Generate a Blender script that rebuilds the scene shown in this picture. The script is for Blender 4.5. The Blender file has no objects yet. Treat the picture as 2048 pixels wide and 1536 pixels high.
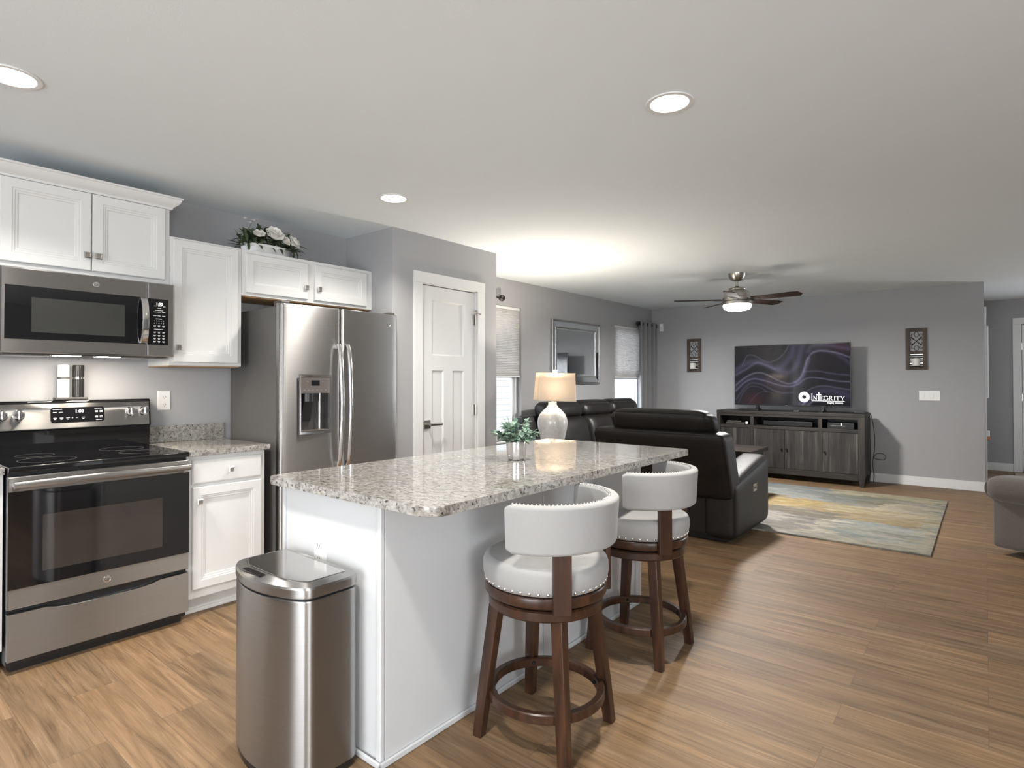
import bpy, bmesh, math, random
from mathutils import Vector, Matrix
random.seed(7)
D = bpy.data; SC = bpy.context.scene; COL = SC.collection
PI = math.pi

# ------------------------------------------------------------------ camera
cd = D.cameras.new('camera'); cam = D.objects.new('camera', cd); COL.objects.link(cam)
CAMH = 1.2953; YAW = 0.6936; PITCH = 0.0105; ROLL = -0.0011
fw = Vector((-math.sin(YAW)*math.cos(PITCH), math.cos(YAW)*math.cos(PITCH), math.sin(PITCH)))
rt = Vector((math.cos(YAW), math.sin(YAW), 0)); up = rt.cross(fw)
r2 = rt*math.cos(ROLL)+up*math.sin(ROLL); u2 = up*math.cos(ROLL)-rt*math.sin(ROLL)
cam.matrix_world = Matrix(((r2.x, u2.x, -fw.x, 0), (r2.y, u2.y, -fw.y, 0), (r2.z, u2.z, -fw.z, CAMH), (0, 0, 0, 1)))
cd.sensor_fit = 'HORIZONTAL'; cd.sensor_width = 36.0; cd.lens = 1162.29/2048*36.0
cd.shift_x = (1024-1004.31)/2048; cd.shift_y = (749.07-768)/2048
cd.clip_start = 0.05; cd.clip_end = 100
SC.camera = cam

# ------------------------------------------------------------------ world, exposure, large lights
SC.view_settings.view_transform = 'Standard'; SC.view_settings.look = 'None'
SC.view_settings.gamma = 1.0; SC.view_settings.use_curve_mapping = False
SC.view_settings.exposure = 0.42
w = D.worlds.new('world'); SC.world = w; w.use_nodes = True
bg = w.node_tree.nodes['Background']; bg.inputs[0].default_value = (0.86, 0.93, 1.0, 1); bg.inputs[1].default_value = 4.5

def area_light(name, loc, direction, sx, sy, power, color=(1, 1, 1)):
    l = D.lights.new(name, 'AREA'); l.shape = 'RECTANGLE'; l.size = sx; l.size_y = sy; l.energy = power; l.color = color
    o = D.objects.new(name, l); COL.objects.link(o); o.location = loc
    o.rotation_euler = Vector(direction).to_track_quat('-Z', 'Y').to_euler(); return o
# daylight at the patio door and corner window; the other two are added fill
area_light('daylight_patio_door', (-0.3, -3.36, 1.08), (0, 1, 0.10), 2.4, 2.0, 105, (0.96, 0.98, 1.0))
area_light('daylight_corner_window', (-5.0, 7.15, 1.15), (0.75, 0.66, -0.06), 0.9, 1.1, 45, (0.90, 0.95, 1.0))
area_light('fill_right_side', (4.16, -1.5, 1.4), (-1, 0, 0.06), 2.2, 1.5, 135, (0.96, 0.98, 1.0))  # added fill light at an invented right-wall window
area_light('fill_hall_end', (2.75, 11.12, 1.3), (0, -1, 0.04), 1.5, 1.6, 75, (0.97, 0.98, 1.0))  # added fill light outside an invented hall window

# ------------------------------------------------------------------ materials
MATS = {}
def principled(name, col, rough=0.5, metal=0.0, var=0.04, vscale=8.0, bump=0.0, bscale=60.0, coat=0.0, spec=0.5, aniso=0.0, stretch=None, sheen=0.0):
    if name in MATS: return MATS[name]
    m = D.materials.new(name); m.use_nodes = True; nt = m.node_tree; N = nt.nodes; L = nt.links
    b = N['Principled BSDF']
    b.inputs['Roughness'].default_value = rough; b.inputs['Metallic'].default_value = metal
    b.inputs['Coat Weight'].default_value = coat; b.inputs['Specular IOR Level'].default_value = spec
    b.inputs['Sheen Weight'].default_value = sheen
    tc = N.new('ShaderNodeTexCoord'); mp = N.new('ShaderNodeMapping'); L.new(tc.outputs['Object'], mp.inputs[0])
    if stretch: mp.inputs['Scale'].default_value = stretch
    no = N.new('ShaderNodeTexNoise'); no.inputs['Scale'].default_value = vscale; no.inputs['Detail'].default_value = 3
    L.new(mp.outputs[0], no.inputs['Vector'])
    mx = N.new('ShaderNodeMix'); mx.data_type = 'RGBA'
    mx.inputs[6].default_value = tuple(c*(1-var) for c in col)+(1,); mx.inputs[7].default_value = tuple(min(1, c*(1+var)) for c in col)+(1,)
    L.new(no.outputs['Fac'], mx.inputs[0]); L.new(mx.outputs[2], b.inputs['Base Color'])
    if aniso:
        b.inputs['Anisotropic'].default_value = aniso; b.inputs['Anisotropic Rotation'].default_value = 0.25
        tg = N.new('ShaderNodeTangent'); tg.direction_type = 'RADIAL'; tg.axis = 'Z'; L.new(tg.outputs[0], b.inputs['Tangent'])
    if bump:
        n2 = N.new('ShaderNodeTexNoise'); n2.inputs['Scale'].default_value = bscale; n2.inputs['Detail'].default_value = 4
        L.new(mp.outputs[0], n2.inputs['Vector'])
        bp = N.new('ShaderNodeBump'); bp.inputs['Strength'].default_value = bump; bp.inputs['Distance'].default_value = 0.01
        L.new(n2.outputs['Fac'], bp.inputs['Height']); L.new(bp.outputs[0], b.inputs['Normal'])
    MATS[name] = m; return m

def emission(name, col, strength):
    if name in MATS: return MATS[name]
    m = D.materials.new(name); m.use_nodes = True; b = m.node_tree.nodes['Principled BSDF']
    b.inputs['Base Color'].default_value = (0.8, 0.8, 0.8, 1)
    b.inputs['Emission Color'].default_value = tuple(col)+(1,); b.inputs['Emission Strength'].default_value = strength
    MATS[name] = m; return m

def ramp(nt, stops, interp='LINEAR'):
    r = nt.nodes.new('ShaderNodeValToRGB'); cr = r.color_ramp; cr.interpolation = interp
    while len(cr.elements) > 1: cr.elements.remove(cr.elements[-1])
    cr.elements[0].position = stops[0][0]; cr.elements[0].color = tuple(stops[0][1])+(1,)
    for p, c in stops[1:]:
        e = cr.elements.new(p); e.color = tuple(c)+(1,)
    return r

def mix(nt, fac, a, b, mode='MIX'):
    m = nt.nodes.new('ShaderNodeMix'); m.data_type = 'RGBA'; m.blend_type = mode
    for i, v in ((0, fac), (6, a), (7, b)):
        if hasattr(v, 'links') or isinstance(v, bpy.types.NodeSocket): nt.links.new(v, m.inputs[i])
        elif i == 0: m.inputs[0].default_value = v
        else: m.inputs[i].default_value = tuple(v)+(1,)
    return m.outputs[2]

def noise(nt, vec, scale, detail=4, rough=0.5, dist=0.0):
    n = nt.nodes.new('ShaderNodeTexNoise'); n.inputs['Scale'].default_value = scale; n.inputs['Detail'].default_value = detail
    n.inputs['Roughness'].default_value = rough; n.inputs['Distortion'].default_value = dist
    nt.links.new(vec, n.inputs['Vector']); return n.outputs['Fac']

def coords(nt, scale=(1, 1, 1), kind='Object'):
    tc = nt.nodes.new('ShaderNodeTexCoord'); mp = nt.nodes.new('ShaderNodeMapping'); mp.inputs['Scale'].default_value = scale
    nt.links.new(tc.outputs[kind], mp.inputs[0]); return mp.outputs[0]

def newmat(name):
    m = D.materials.new(name); m.use_nodes = True; MATS[name] = m
    return m, m.node_tree, m.node_tree.nodes['Principled BSDF']

def make_floor_mat():
    m, nt, b = newmat('vinyl_plank'); L = nt.links
    co = coords(nt)
    br = nt.nodes.new('ShaderNodeTexBrick'); L.new(co, br.inputs['Vector'])
    br.offset = 0.37; br.inputs['Scale'].default_value = 1.0
    br.inputs['Brick Width'].default_value = 1.22; br.inputs['Row Height'].default_value = 0.178
    br.inputs['Mortar Size'].default_value = 0.0009; br.inputs['Mortar Smooth'].default_value = 0.2; br.inputs['Bias'].default_value = 0.0
    br.inputs['Color1'].default_value = (0, 0, 0, 1); br.inputs['Color2'].default_value = (1, 1, 1, 1); br.inputs['Mortar'].default_value = (0.5, 0.5, 0.5, 1)
    # shift the grain per plank
    sep = nt.nodes.new('ShaderNodeSeparateXYZ'); L.new(co, sep.inputs[0])
    ad = nt.nodes.new('ShaderNodeMath'); ad.operation = 'MULTIPLY_ADD'; L.new(br.outputs['Color'], ad.inputs[0]); ad.inputs[1].default_value = 37.0; L.new(sep.outputs[0], ad.inputs[2])
    cb = nt.nodes.new('ShaderNodeCombineXYZ'); L.new(ad.outputs[0], cb.inputs[0]); L.new(sep.outputs[1], cb.inputs[1]); L.new(br.outputs['Color'], cb.inputs[2])
    def scaled(s):
        mp = nt.nodes.new('ShaderNodeMapping'); mp.inputs['Scale'].default_value = s; L.new(cb.outputs[0], mp.inputs[0]); return mp.outputs[0]
    g1 = noise(nt, scaled((1.6, 24, 1)), 1.0, 7, 0.68, 0.9)
    g2 = noise(nt, scaled((3.2, 85, 1)), 1.0, 5, 0.65, 0.5)
    g3 = noise(nt, scaled((0.9, 4.5, 1)), 1.0, 3, 0.5, 0.8)
    r1 = ramp(nt, [(0.25, (0.09, 0.0558, 0.0304)), (0.42, (0.1734, 0.1099, 0.0592)), (0.58, (0.2369, 0.1548, 0.0871)), (0.78, (0.3553, 0.2477, 0.16))]); L.new(g1, r1.inputs[0])
    r2_ = ramp(nt, [(0.28, (0.52, 0.50, 0.49)), (0.45, (0.97, 0.97, 0.97)), (0.6, (1.05, 1.05, 1.05)), (0.74, (1.55, 1.58, 1.62))]); L.new(g2, r2_.inputs[0])
    c = mix(nt, 0.8, r1.outputs[0], r2_.outputs[0], 'MULTIPLY')
    r3 = ramp(nt, [(0.35, (0.84, 0.85, 0.87)), (0.65, (1.12, 1.08, 1.03))]); L.new(g3, r3.inputs[0])
    c = mix(nt, 0.8, c, r3.outputs[0], 'MULTIPLY')
    rp = ramp(nt, [(0, (0.84, 0.84, 0.85)), (1, (1.10, 1.07, 1.03))]); L.new(br.outputs['Color'], rp.inputs[0])
    c = mix(nt, 0.9, c, rp.outputs[0], 'MULTIPLY')
    c = mix(nt, br.outputs['Fac'], c, (0.11, 0.075, 0.05))
    L.new(c, b.inputs['Base Color'])
    rr = nt.nodes.new('ShaderNodeMapRange'); L.new(g2, rr.inputs[0]); rr.inputs[3].default_value = 0.46; rr.inputs[4].default_value = 0.62
    L.new(rr.outputs[0], b.inputs['Roughness']); b.inputs['Specular IOR Level'].default_value = 0.3
    bp = nt.nodes.new('ShaderNodeBump'); bp.inputs['Strength'].default_value = 0.12; bp.inputs['Distance'].default_value = 0.004
    L.new(g2, bp.inputs['Height']); L.new(bp.outputs[0], b.inputs['Normal'])
    return m

def make_granite():
    m, nt, b = newmat('granite'); L = nt.links; co = coords(nt, (0.75, 1.0, 1.0))
    a = noise(nt, co, 48, 5, 0.65, 0.6); c2 = noise(nt, co, 95, 4, 0.6, 0.5); c3 = noise(nt, co, 7, 3, 0.5)
    base = ramp(nt, [(0.30, (0.125, 0.118, 0.108)), (0.43, (0.245, 0.236, 0.218)), (0.54, (0.335, 0.325, 0.308)), (0.7, (0.44, 0.43, 0.41))]); L.new(a, base.inputs[0])
    tan = ramp(nt, [(0.45, (1, 1, 1)), (0.68, (0.95, 0.91, 0.84))]); L.new(c3, tan.inputs[0])
    col = mix(nt, 0.7, base.outputs[0], tan.outputs[0], 'MULTIPLY')
    dk = ramp(nt, [(0.585, (0, 0, 0)), (0.635, (1, 1, 1))]); L.new(c2, dk.inputs[0])
    col = mix(nt, dk.outputs[0], col, (0.035, 0.03, 0.028))
    n4 = noise(nt, coords(nt, (0.75, 1, 1)), 38, 3, 0.5, 0.9)
    gk = ramp(nt, [(0.60, (0, 0, 0)), (0.68, (0.75, 0.75, 0.75))]); L.new(n4, gk.inputs[0])
    col = mix(nt, gk.outputs[0], col, (0.11, 0.092, 0.078))
    L.new(col, b.inputs['Base Color']); b.inputs['Roughness'].default_value = 0.055; b.inputs['Specular IOR Level'].default_value = 0.75
    return m

def make_wood(name, dark, mid, light, axis='Z', rough=0.4, scale=1.0, planks=0.0):
    m, nt, b = newmat(name); L = nt.links
    s = {'Z': (22, 22, 1.6), 'X': (1.6, 22, 22), 'Y': (22, 1.6, 22)}[axis]
    co = coords(nt, tuple(v*scale for v in s))
    g = noise(nt, co, 1.0, 6, 0.6, 0.6)
    r = ramp(nt, [(0.3, dark), (0.52, mid), (0.74, light)]); L.new(g, r.inputs[0]); c = r.outputs[0]
    if planks:
        sx = nt.nodes.new('ShaderNodeSeparateXYZ'); L.new(coords(nt), sx.inputs[0])
        dv = nt.nodes.new('ShaderNodeMath'); dv.operation = 'DIVIDE'; L.new(sx.outputs[0], dv.inputs[0]); dv.inputs[1].default_value = planks
        fl = nt.nodes.new('ShaderNodeMath'); fl.operation = 'FLOOR'; L.new(dv.outputs[0], fl.inputs[0])
        wn = nt.nodes.new('ShaderNodeTexWhiteNoise'); wn.noise_dimensions = '1D'; L.new(fl.outputs[0], wn.inputs['W'])
        rp = ramp(nt, [(0, (0.62, 0.6, 0.6)), (1, (1.35, 1.32, 1.3))]); L.new(wn.outputs['Value'], rp.inputs[0])
        c = mix(nt, 1.0, c, rp.outputs[0], 'MULTIPLY')
        fr = nt.nodes.new('ShaderNodeMath'); fr.operation = 'FRACT'; L.new(dv.outputs[0], fr.inputs[0])
        lt = nt.nodes.new('ShaderNodeMath'); lt.operation = 'LESS_THAN'; L.new(fr.outputs[0], lt.inputs[0]); lt.inputs[1].default_value = 0.07
        c = mix(nt, lt.outputs[0], c, (0.012, 0.011, 0.010))
    L.new(c, b.inputs['Base Color']); b.inputs['Roughness'].default_value = rough
    return m

def make_attr_mat(name, attr, rough=0.9, emit=0.0, coat=0.0, weave=0.0):
    m, nt, b = newmat(name); L = nt.links
    at = nt.nodes.new('ShaderNodeAttribute'); at.attribute_name = attr
    c = at.outputs['Color']
    if weave:
        n1 = noise(nt, coords(nt, (14, 60, 1)), 1.0, 4, 0.6, 0.3); r = ramp(nt, [(0.3, (0.72, 0.71, 0.70)), (0.7, (1.22, 1.22, 1.22))]); L.new(n1, r.inputs[0])
        c = mix(nt, weave, c, r.outputs[0], 'MULTIPLY')
        n2 = noise(nt, coords(nt), 420, 2); bp = nt.nodes.new('ShaderNodeBump'); bp.inputs['Strength'].default_value = 0.5; bp.inputs['Distance'].default_value = 0.004
        L.new(n2, bp.inputs['Height']); L.new(bp.outputs[0], b.inputs['Normal'])
    if emit:
        b.inputs['Base Color'].default_value = (0.01, 0.01, 0.012, 1)
        L.new(c, b.inputs['Emission Color']); b.inputs['Emission Strength'].default_value = emit
    else: L.new(c, b.inputs['Base Color'])
    b.inputs['Roughness'].default_value = rough; b.inputs['Coat Weight'].default_value = coat
    return m

def make_translucent(name, col, tcol, fac=0.5, bands=0.0, rough=0.8, sl=0.95):
    m, nt, b = newmat(name); L = nt.links
    b.inputs['Base Color'].default_value = tuple(col)+(1,); b.inputs['Roughness'].default_value = rough
    n = noise(nt, coords(nt, (3, 3, 160)), 1.0, 3); r = ramp(nt, [(0.3, tuple(c*sl for c in col)), (0.7, col)]); L.new(n, r.inputs[0]); L.new(r.outputs[0], b.inputs['Base Color'])
    t = nt.nodes.new('ShaderNodeBsdfTranslucent'); t.inputs[0].default_value = tuple(tcol)+(1,)
    ms = nt.nodes.new('ShaderNodeMixShader'); ms.inputs[0].default_value = fac
    L.new(b.outputs[0], ms.inputs[1]); L.new(t.outputs[0], ms.inputs[2])
    L.new(ms.outputs[0], nt.nodes['Material Output'].inputs[0]); return m

def make_glass(name='window_glass'):
    m, nt, b = newmat(name); L = nt.links
    t = nt.nodes.new('ShaderNodeBsdfTransparent'); g = nt.nodes.new('ShaderNodeBsdfGlossy'); g.inputs['Roughness'].default_value = 0.02
    ms = nt.nodes.new('ShaderNodeMixShader'); ms.inputs[0].default_value = 0.06
    L.new(t.outputs[0], ms.inputs[1]); L.new(g.outputs[0], ms.inputs[2]); L.new(ms.outputs[0], nt.nodes['Material Output'].inputs[0]); return m

FLOOR = make_floor_mat(); GRANITE = make_granite(); GLASS = make_glass()
WALL = principled('wall_paint', (0.36, 0.36, 0.366), 0.75, var=0.02, bump=0.06, bscale=180)
CEIL = principled('ceiling_paint', (0.81, 0.865, 0.895), 0.9, var=0.01, bump=0.05, bscale=150)
TRIM = principled('trim_paint', (0.70, 0.70, 0.69), 0.4, var=0.01)
CABW = principled('cabinet_white', (0.66, 0.66, 0.65), 0.33, var=0.012)
ISLW = principled('island_white', (0.60, 0.61, 0.62), 0.30, var=0.012)
CABRAW = principled('raw_maple', (0.42, 0.25, 0.12), 0.6, var=0.1, stretch=(1, 8, 8))
STEEL = principled('stainless_steel', (0.375, 0.37, 0.365), 0.38, 1.0, var=0.06, vscale=1.0, stretch=(4, 4, 300), aniso=0.9)
STEELP = principled('polished_steel', (0.72, 0.71, 0.70), 0.12, 1.0, var=0.02)
NICKEL = principled('satin_nickel', (0.50, 0.475, 0.44), 0.28, 1.0, var=0.04)
CHROME = principled('chrome', (0.80, 0.79, 0.78), 0.07, 1.0, var=0.01)
FRSIDE = principled('fridge_side_grey', (0.105, 0.10, 0.095), 0.45, var=0.05, bump=0.1, bscale=400)
BLKGLASS = principled('black_glass', (0.006, 0.006, 0.007), 0.04, var=0.1, coat=0.3)
BLKPLAS = principled('black_plastic', (0.012, 0.012, 0.013), 0.35, var=0.1)
DKGREY = principled('dark_grey_plastic', (0.055, 0.052, 0.05), 0.4, var=0.08)
DISP = principled('dispenser_brown_grey', (0.14, 0.12, 0.11), 0.35, 0.3, var=0.05)
WHITEP = principled('white_plastic', (0.80, 0.80, 0.79), 0.35, var=0.01)
OVENWIN = principled('oven_window', (0.035, 0.028, 0.024), 0.05, var=0.2, coat=0.3)
MWWIN = principled('microwave_window_mesh', (0.035, 0.036, 0.034), 0.12, var=0.1)
TXT = principled('white_print', (0.75, 0.75, 0.75), 0.5, var=0.01)
TXTDIM = principled('grey_print', (0.30, 0.29, 0.28), 0.5, var=0.01)
LED = emission('led_digits', (0.95, 1, 1), 2.0)
LEATHER = principled('dark_brown_leather', (0.010, 0.0082, 0.0074), 0.50, var=0.3, vscale=6, bump=0.16, bscale=140, spec=0.27)
LEATHERS = principled('sofa_leather', (0.010, 0.0085, 0.0078), 0.38, var=0.3, vscale=6, bump=0.16, bscale=140, spec=0.4)
LINEN = principled('cream_linen', (0.335, 0.332, 0.328), 0.85, var=0.06, vscale=140, bump=0.25, bscale=500, sheen=0.2, stretch=(1, 1, 3))
STOOLWOOD = make_wood('walnut_stained_wood', (0.020, 0.010, 0.006), (0.046, 0.020, 0.011), (0.085, 0.037, 0.018), 'Z', 0.3)
CONSWOOD = make_wood('weathered_dark_wood', (0.007, 0.006, 0.0053), (0.022, 0.018, 0.015), (0.050, 0.042, 0.035), 'Z', 0.55)
CONSWOODX = make_wood('weathered_dark_wood_rail', (0.007, 0.006, 0.0053), (0.021, 0.017, 0.014), (0.045, 0.037, 0.031), 'X', 0.55)
CONSDOOR = make_wood('weathered_plank_door', (0.007, 0.0065, 0.006), (0.027, 0.0245, 0.022), (0.082, 0.074, 0.066), 'Z', 0.6, 1.0, 0.052)
ESPRESSO = make_wood('espresso_wood', (0.010, 0.008, 0.007), (0.022, 0.017, 0.015), (0.04, 0.03, 0.026), 'X', 0.3)
SCWOOD = make_wood('rustic_brown_wood', (0.03, 0.022, 0.018), (0.075, 0.055, 0.043), (0.13, 0.10, 0.08), 'Z', 0.7)
BLADE = make_wood('fan_blade_walnut', (0.022, 0.014, 0.011), (0.05, 0.033, 0.026), (0.09, 0.062, 0.05), 'X', 0.75)
BLADE.node_tree.nodes['Principled BSDF'].inputs['Specular IOR Level'].default_value = 0.12
IRON = principled('black_iron', (0.010, 0.010, 0.011), 0.5, 0.6, var=0.1)
BRONZE = principled('dark_bronze', (0.035, 0.028, 0.024), 0.3, 0.8, var=0.2)
CANDLE = principled('candle_wax', (0.72, 0.70, 0.66), 0.5, var=0.02)
CURTAIN = principled('grey_curtain', (0.20, 0.20, 0.205), 0.9, var=0.08, vscale=120, bump=0.3, bscale=300, sheen=0.2)
SILVER = principled('champagne_silver', (0.52, 0.51, 0.50), 0.22, 1.0, var=0.05)
MIRROR = principled('mirror_glass', (0.80, 0.82, 0.83), 0.015, 1.0, var=0.005)
CERAMIC = principled('crackle_ceramic', (0.60, 0.585, 0.565), 0.14, var=0.22, vscale=30, bump=0.15, bscale=70, coat=0.4)
ARMF = principled('taupe_tweed', (0.108, 0.090, 0.076), 0.95, var=0.35, vscale=160, bump=0.4, bscale=320, sheen=0.3)
LEAF = principled('eucalyptus_leaf', (0.20, 0.30, 0.23), 0.5, var=0.5, vscale=18)
LEAF2 = principled('dark_green_leaf', (0.055, 0.080, 0.036), 0.55, var=0.5, vscale=20)
PETAL = principled('white_petal', (0.82, 0.80, 0.75), 0.7, var=0.05, vscale=20)
STEM = principled('stem_green', (0.09, 0.11, 0.05), 0.6, var=0.2)
GALV = principled('whitewashed_metal', (0.66, 0.66, 0.66), 0.4, 0.2, var=0.18, vscale=40)
POT = principled('mercury_glass', (0.70, 0.68, 0.68), 0.15, 0.9, var=0.25, vscale=28)
SOIL = principled('potting_moss', (0.05, 0.04, 0.03), 0.9, var=0.4, vscale=60)
SIDING = principled('white_siding', (0.46, 0.465, 0.47), 0.6, var=0.02)
VINYL = principled('white_vinyl', (0.82, 0.83, 0.84), 0.35, var=0.01)
SHADE = make_translucent('lamp_linen', (0.62, 0.56, 0.48), (0.17, 0.130, 0.090), 0.25)
CELL = make_translucent('cellular_fabric', (0.68, 0.66, 0.645), (0.75, 0.75, 0.76), 0.34, sl=1.0)
LEATHTOP = LEATHER
OPAL = emission('fan_light_glass', (1.0, 0.97, 0.94), 45.0)
LENS = emission('downlight_lens', (1.0, 0.95, 0.88), 12.0)
UNDER = emission('microwave_lamp', (1.0, 0.90, 0.76), 90.0)
AMBER = principled('amber_oil', (0.55, 0.20, 0.05), 0.2, var=0.1)
TANSLAB = principled('tan_rough', (0.40, 0.32, 0.24), 0.9, var=0.2, vscale=80, bump=0.3, bscale=300)

# ------------------------------------------------------------------ mesh builder
ORG = {}
class MB:
    def __init__(s): s.bm = bmesh.new()
    def _merge(s, t, xf=None):
        if xf is not None: bmesh.ops.transform(t, matrix=xf, verts=t.verts)
        me = D.meshes.new('tmp'); t.to_mesh(me); t.free(); s.bm.from_mesh(me); D.meshes.remove(me); return s
    def box(s, x0, x1, y0, y1, z0, z1, bev=0.0, seg=2, xf=None):
        t = bmesh.new(); bmesh.ops.create_cube(t, size=1)
        for v in t.verts: v.co = Vector(((x0+x1)/2+v.co.x*(x1-x0), (y0+y1)/2+v.co.y*(y1-y0), (z0+z1)/2+v.co.z*(z1-z0)))
        if bev: bmesh.ops.bevel(t, geom=t.edges[:], offset=bev, segments=seg, profile=0.5, affect='EDGES', clamp_overlap=True)
        return s._merge(t, xf)
    def lathe(s, prof, c=(0, 0, 0), n=32, axis='Z', xf=None, cap=True):
        t = bmesh.new(); rings = []
        for r, z in prof:
            if r < 1e-5: rings.append([t.verts.new((0, 0, z))])
            else: rings.append([t.verts.new((r*math.cos(2*PI*i/n), r*math.sin(2*PI*i/n), z)) for i in range(n)])
        for a, b in zip(rings[:-1], rings[1:]):
            for i in range(n):
                j = (i+1) % n
                if len(a) == 1 and len(b) == 1: continue
                if len(a) == 1: t.faces.new((a[0], b[j], b[i]))
                elif len(b) == 1: t.faces.new((a[i], a[j], b[0]))
                else: t.faces.new((a[i], a[j], b[j], b[i]))
        if cap:
            if len(rings[0]) > 1: t.faces.new(rings[0][::-1])
            if len(rings[-1]) > 1: t.faces.new(rings[-1])
        M = Matrix.Identity(4)
        if axis == 'X': M = Matrix.Rotation(PI/2, 4, 'Y')
        if axis == 'Y': M = Matrix.Rotation(-PI/2, 4, 'X')
        M = Matrix.Translation(c) @ M
        if xf is not None: M = xf @ M
        return s._merge(t, M)
    def cyl(s, c, r, h, axis='Z', n=32, bev=0.0, r1=None, xf=None):
        r1 = r if r1 is None else r1
        if bev: p = [(r-bev, 0), (r-0.3*bev, 0.3*bev), (r, bev), (r1, h-bev), (r1-0.3*bev, h-0.3*bev), (r1-bev, h)]
        else: p = [(r, 0), (r1, h)]
        return s.lathe(p, c, n, axis, xf)
    def ring(s, ri, ro, z0, z1, c=(0, 0, 0), n=48, bev=0.003, xf=None, axis='Z'):
        p = [(ri+bev, z0), (ro-bev, z0), (ro, z0+bev), (ro, z1-bev), (ro-bev, z1), (ri+bev, z1), (ri, z1-bev), (ri, z0+bev), (ri+bev, z0)]
        return s.lathe(p, c, n, axis, xf, cap=False)
    def tube(s, pts, r, n=8, closed=False, xf=None):
        t = bmesh.new(); P = [Vector(p) for p in pts]; m = len(P); rr = r if isinstance(r, (list, tuple)) else [r]*m
        nrm = None; rings = []
        for i in range(m):
            a = P[(i-1) % m] if (closed or i > 0) else P[i]; b = P[(i+1) % m] if (closed or i < m-1) else P[i]
            d = (b-a).normalized() if (b-a).length > 1e-9 else Vector((0, 0, 1))
            if nrm is None:
                h = Vector((0, 0, 1)) if abs(d.z) < 0.9 else Vector((1, 0, 0)); nrm = (h-d*h.dot(d)).normalized()
            else:
                nrm = nrm-d*nrm.dot(d); nrm = nrm.normalized() if nrm.length > 1e-6 else Vector((1, 0, 0))
            bn = d.cross(nrm)
            rings.append([t.verts.new(P[i]+(nrm*math.cos(2*PI*k/n)+bn*math.sin(2*PI*k/n))*rr[i]) for k in range(n)])
        for i in range(m if closed else m-1):
            A = rings[i]; B = rings[(i+1) % m]
            for k in range(n): t.faces.new((A[k], A[(k+1) % n], B[(k+1) % n], B[k]))
        if not closed: t.faces.new(rings[0][::-1]); t.faces.new(rings[-1])
        return s._merge(t, xf)
    def prism(s, poly, a, b, axis='Z', bev=0.0, seg=2, xf=None):
        # poly in the two axes that follow `axis` cyclically
        t = bmesh.new()
        def P(u, v, h): return {'Z': (u, v, h), 'X': (h, u, v), 'Y': (v, h, u)}[axis]
        lo = [t.verts.new(P(u, v, a)) for u, v in poly]; hi = [t.verts.new(P(u, v, b)) for u, v in poly]
        n = len(poly); t.faces.new(lo[::-1]); t.faces.new(hi)
        for i in range(n): t.faces.new((lo[i], lo[(i+1) % n], hi[(i+1) % n], hi[i]))
        if bev:
            es = [e for e in t.edges if abs(P(0, 0, 1)[0]*(e.verts[0].co.x-e.verts[1].co.x)+P(0, 0, 1)[1]*(e.verts[0].co.y-e.verts[1].co.y)+P(0, 0, 1)[2]*(e.verts[0].co.z-e.verts[1].co.z)) < 1e-7]
            bmesh.ops.bevel(t, geom=es, offset=bev, segments=seg, profile=0.5, affect='EDGES', clamp_overlap=True)
        return s._merge(t, xf)
    def panel(s, u0, u1, v0, v1, steps, mp, back=None):
        # nested rectangles: steps = [(inset, height), ...]; mp(u, v, h) -> point
        t = bmesh.new(); prev = None; first = None
        for ins, h in steps:
            q = [t.verts.new(mp(u, v, h)) for u, v in ((u0+ins, v0+ins), (u1-ins, v0+ins), (u1-ins, v1-ins), (u0+ins, v1-ins))]
            if prev:
                for i in range(4): t.faces.new((prev[i], prev[(i+1) % 4], q[(i+1) % 4], q[i]))
            else: first = q
            prev = q
        t.faces.new(prev); t.faces.new(first[::-1])
        return s._merge(t)
    def cushion(s, c, half, r=0.06, puff=(0, 0, 0), n=10, fn=None, xf=None):
        t = bmesh.new(); g = {}
        hx, hy, hz = half
        def sh(p):
            q = []
            for v, h, i in ((p[0], hx, 0), (p[1], hy, 1), (p[2], hz, 2)):
                q.append(math.sin(v*PI/2)*h)
            k = [max(-(h-r), min(h-r, v)) for v, h in zip(q, half)]
            d = Vector([a-b for a, b in zip(q, k)])
            if d.length > 1e-9: d = d.normalized()*r
            o = Vector(k)+d
            a, b_, cc = p
            o.x += puff[0]*a*(1-b_*b_)*(1-cc*cc); o.y += puff[1]*b_*(1-a*a)*(1-cc*cc); o.z += puff[2]*cc*(1-a*a)*(1-b_*b_)
            o += Vector(c)
            return fn(o) if fn else o
        def V(i, j, k):
            key = (i, j, k)
            if key not in g: g[key] = t.verts.new(sh((2*i/n-1, 2*j/n-1, 2*k/n-1)))
            return g[key]
        for i in range(n):
            for j in range(n):
                t.faces.new((V(i, j, 0), V(i, j+1, 0), V(i+1, j+1, 0), V(i+1, j, 0))); t.faces.new((V(i, j, n), V(i+1, j, n), V(i+1, j+1, n), V(i, j+1, n)))
                t.faces.new((V(i, 0, j), V(i+1, 0, j), V(i+1, 0, j+1), V(i, 0, j+1))); t.faces.new((V(i, n, j), V(i, n, j+1), V(i+1, n, j+1), V(i+1, n, j)))
                t.faces.new((V(0, i, j), V(0, i, j+1), V(0, i+1, j+1), V(0, i+1, j))); t.faces.new((V(n, i, j), V(n, i+1, j), V(n, i+1, j+1), V(n, i, j+1)))
        return s._merge(t, xf)
    def grid(s, fn, nu, nv, closed_u=False):
        t = bmesh.new(); V = [[t.verts.new(fn(i/nu, j/nv)) for j in range(nv+1)] for i in range(nu+(0 if closed_u else 1))]
        for i in range(nu):
            for j in range(nv):
                a = V[i]; b = V[(i+1) % len(V)]; t.faces.new((a[j], b[j], b[j+1], a[j+1]))
        return s._merge(t)
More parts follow.
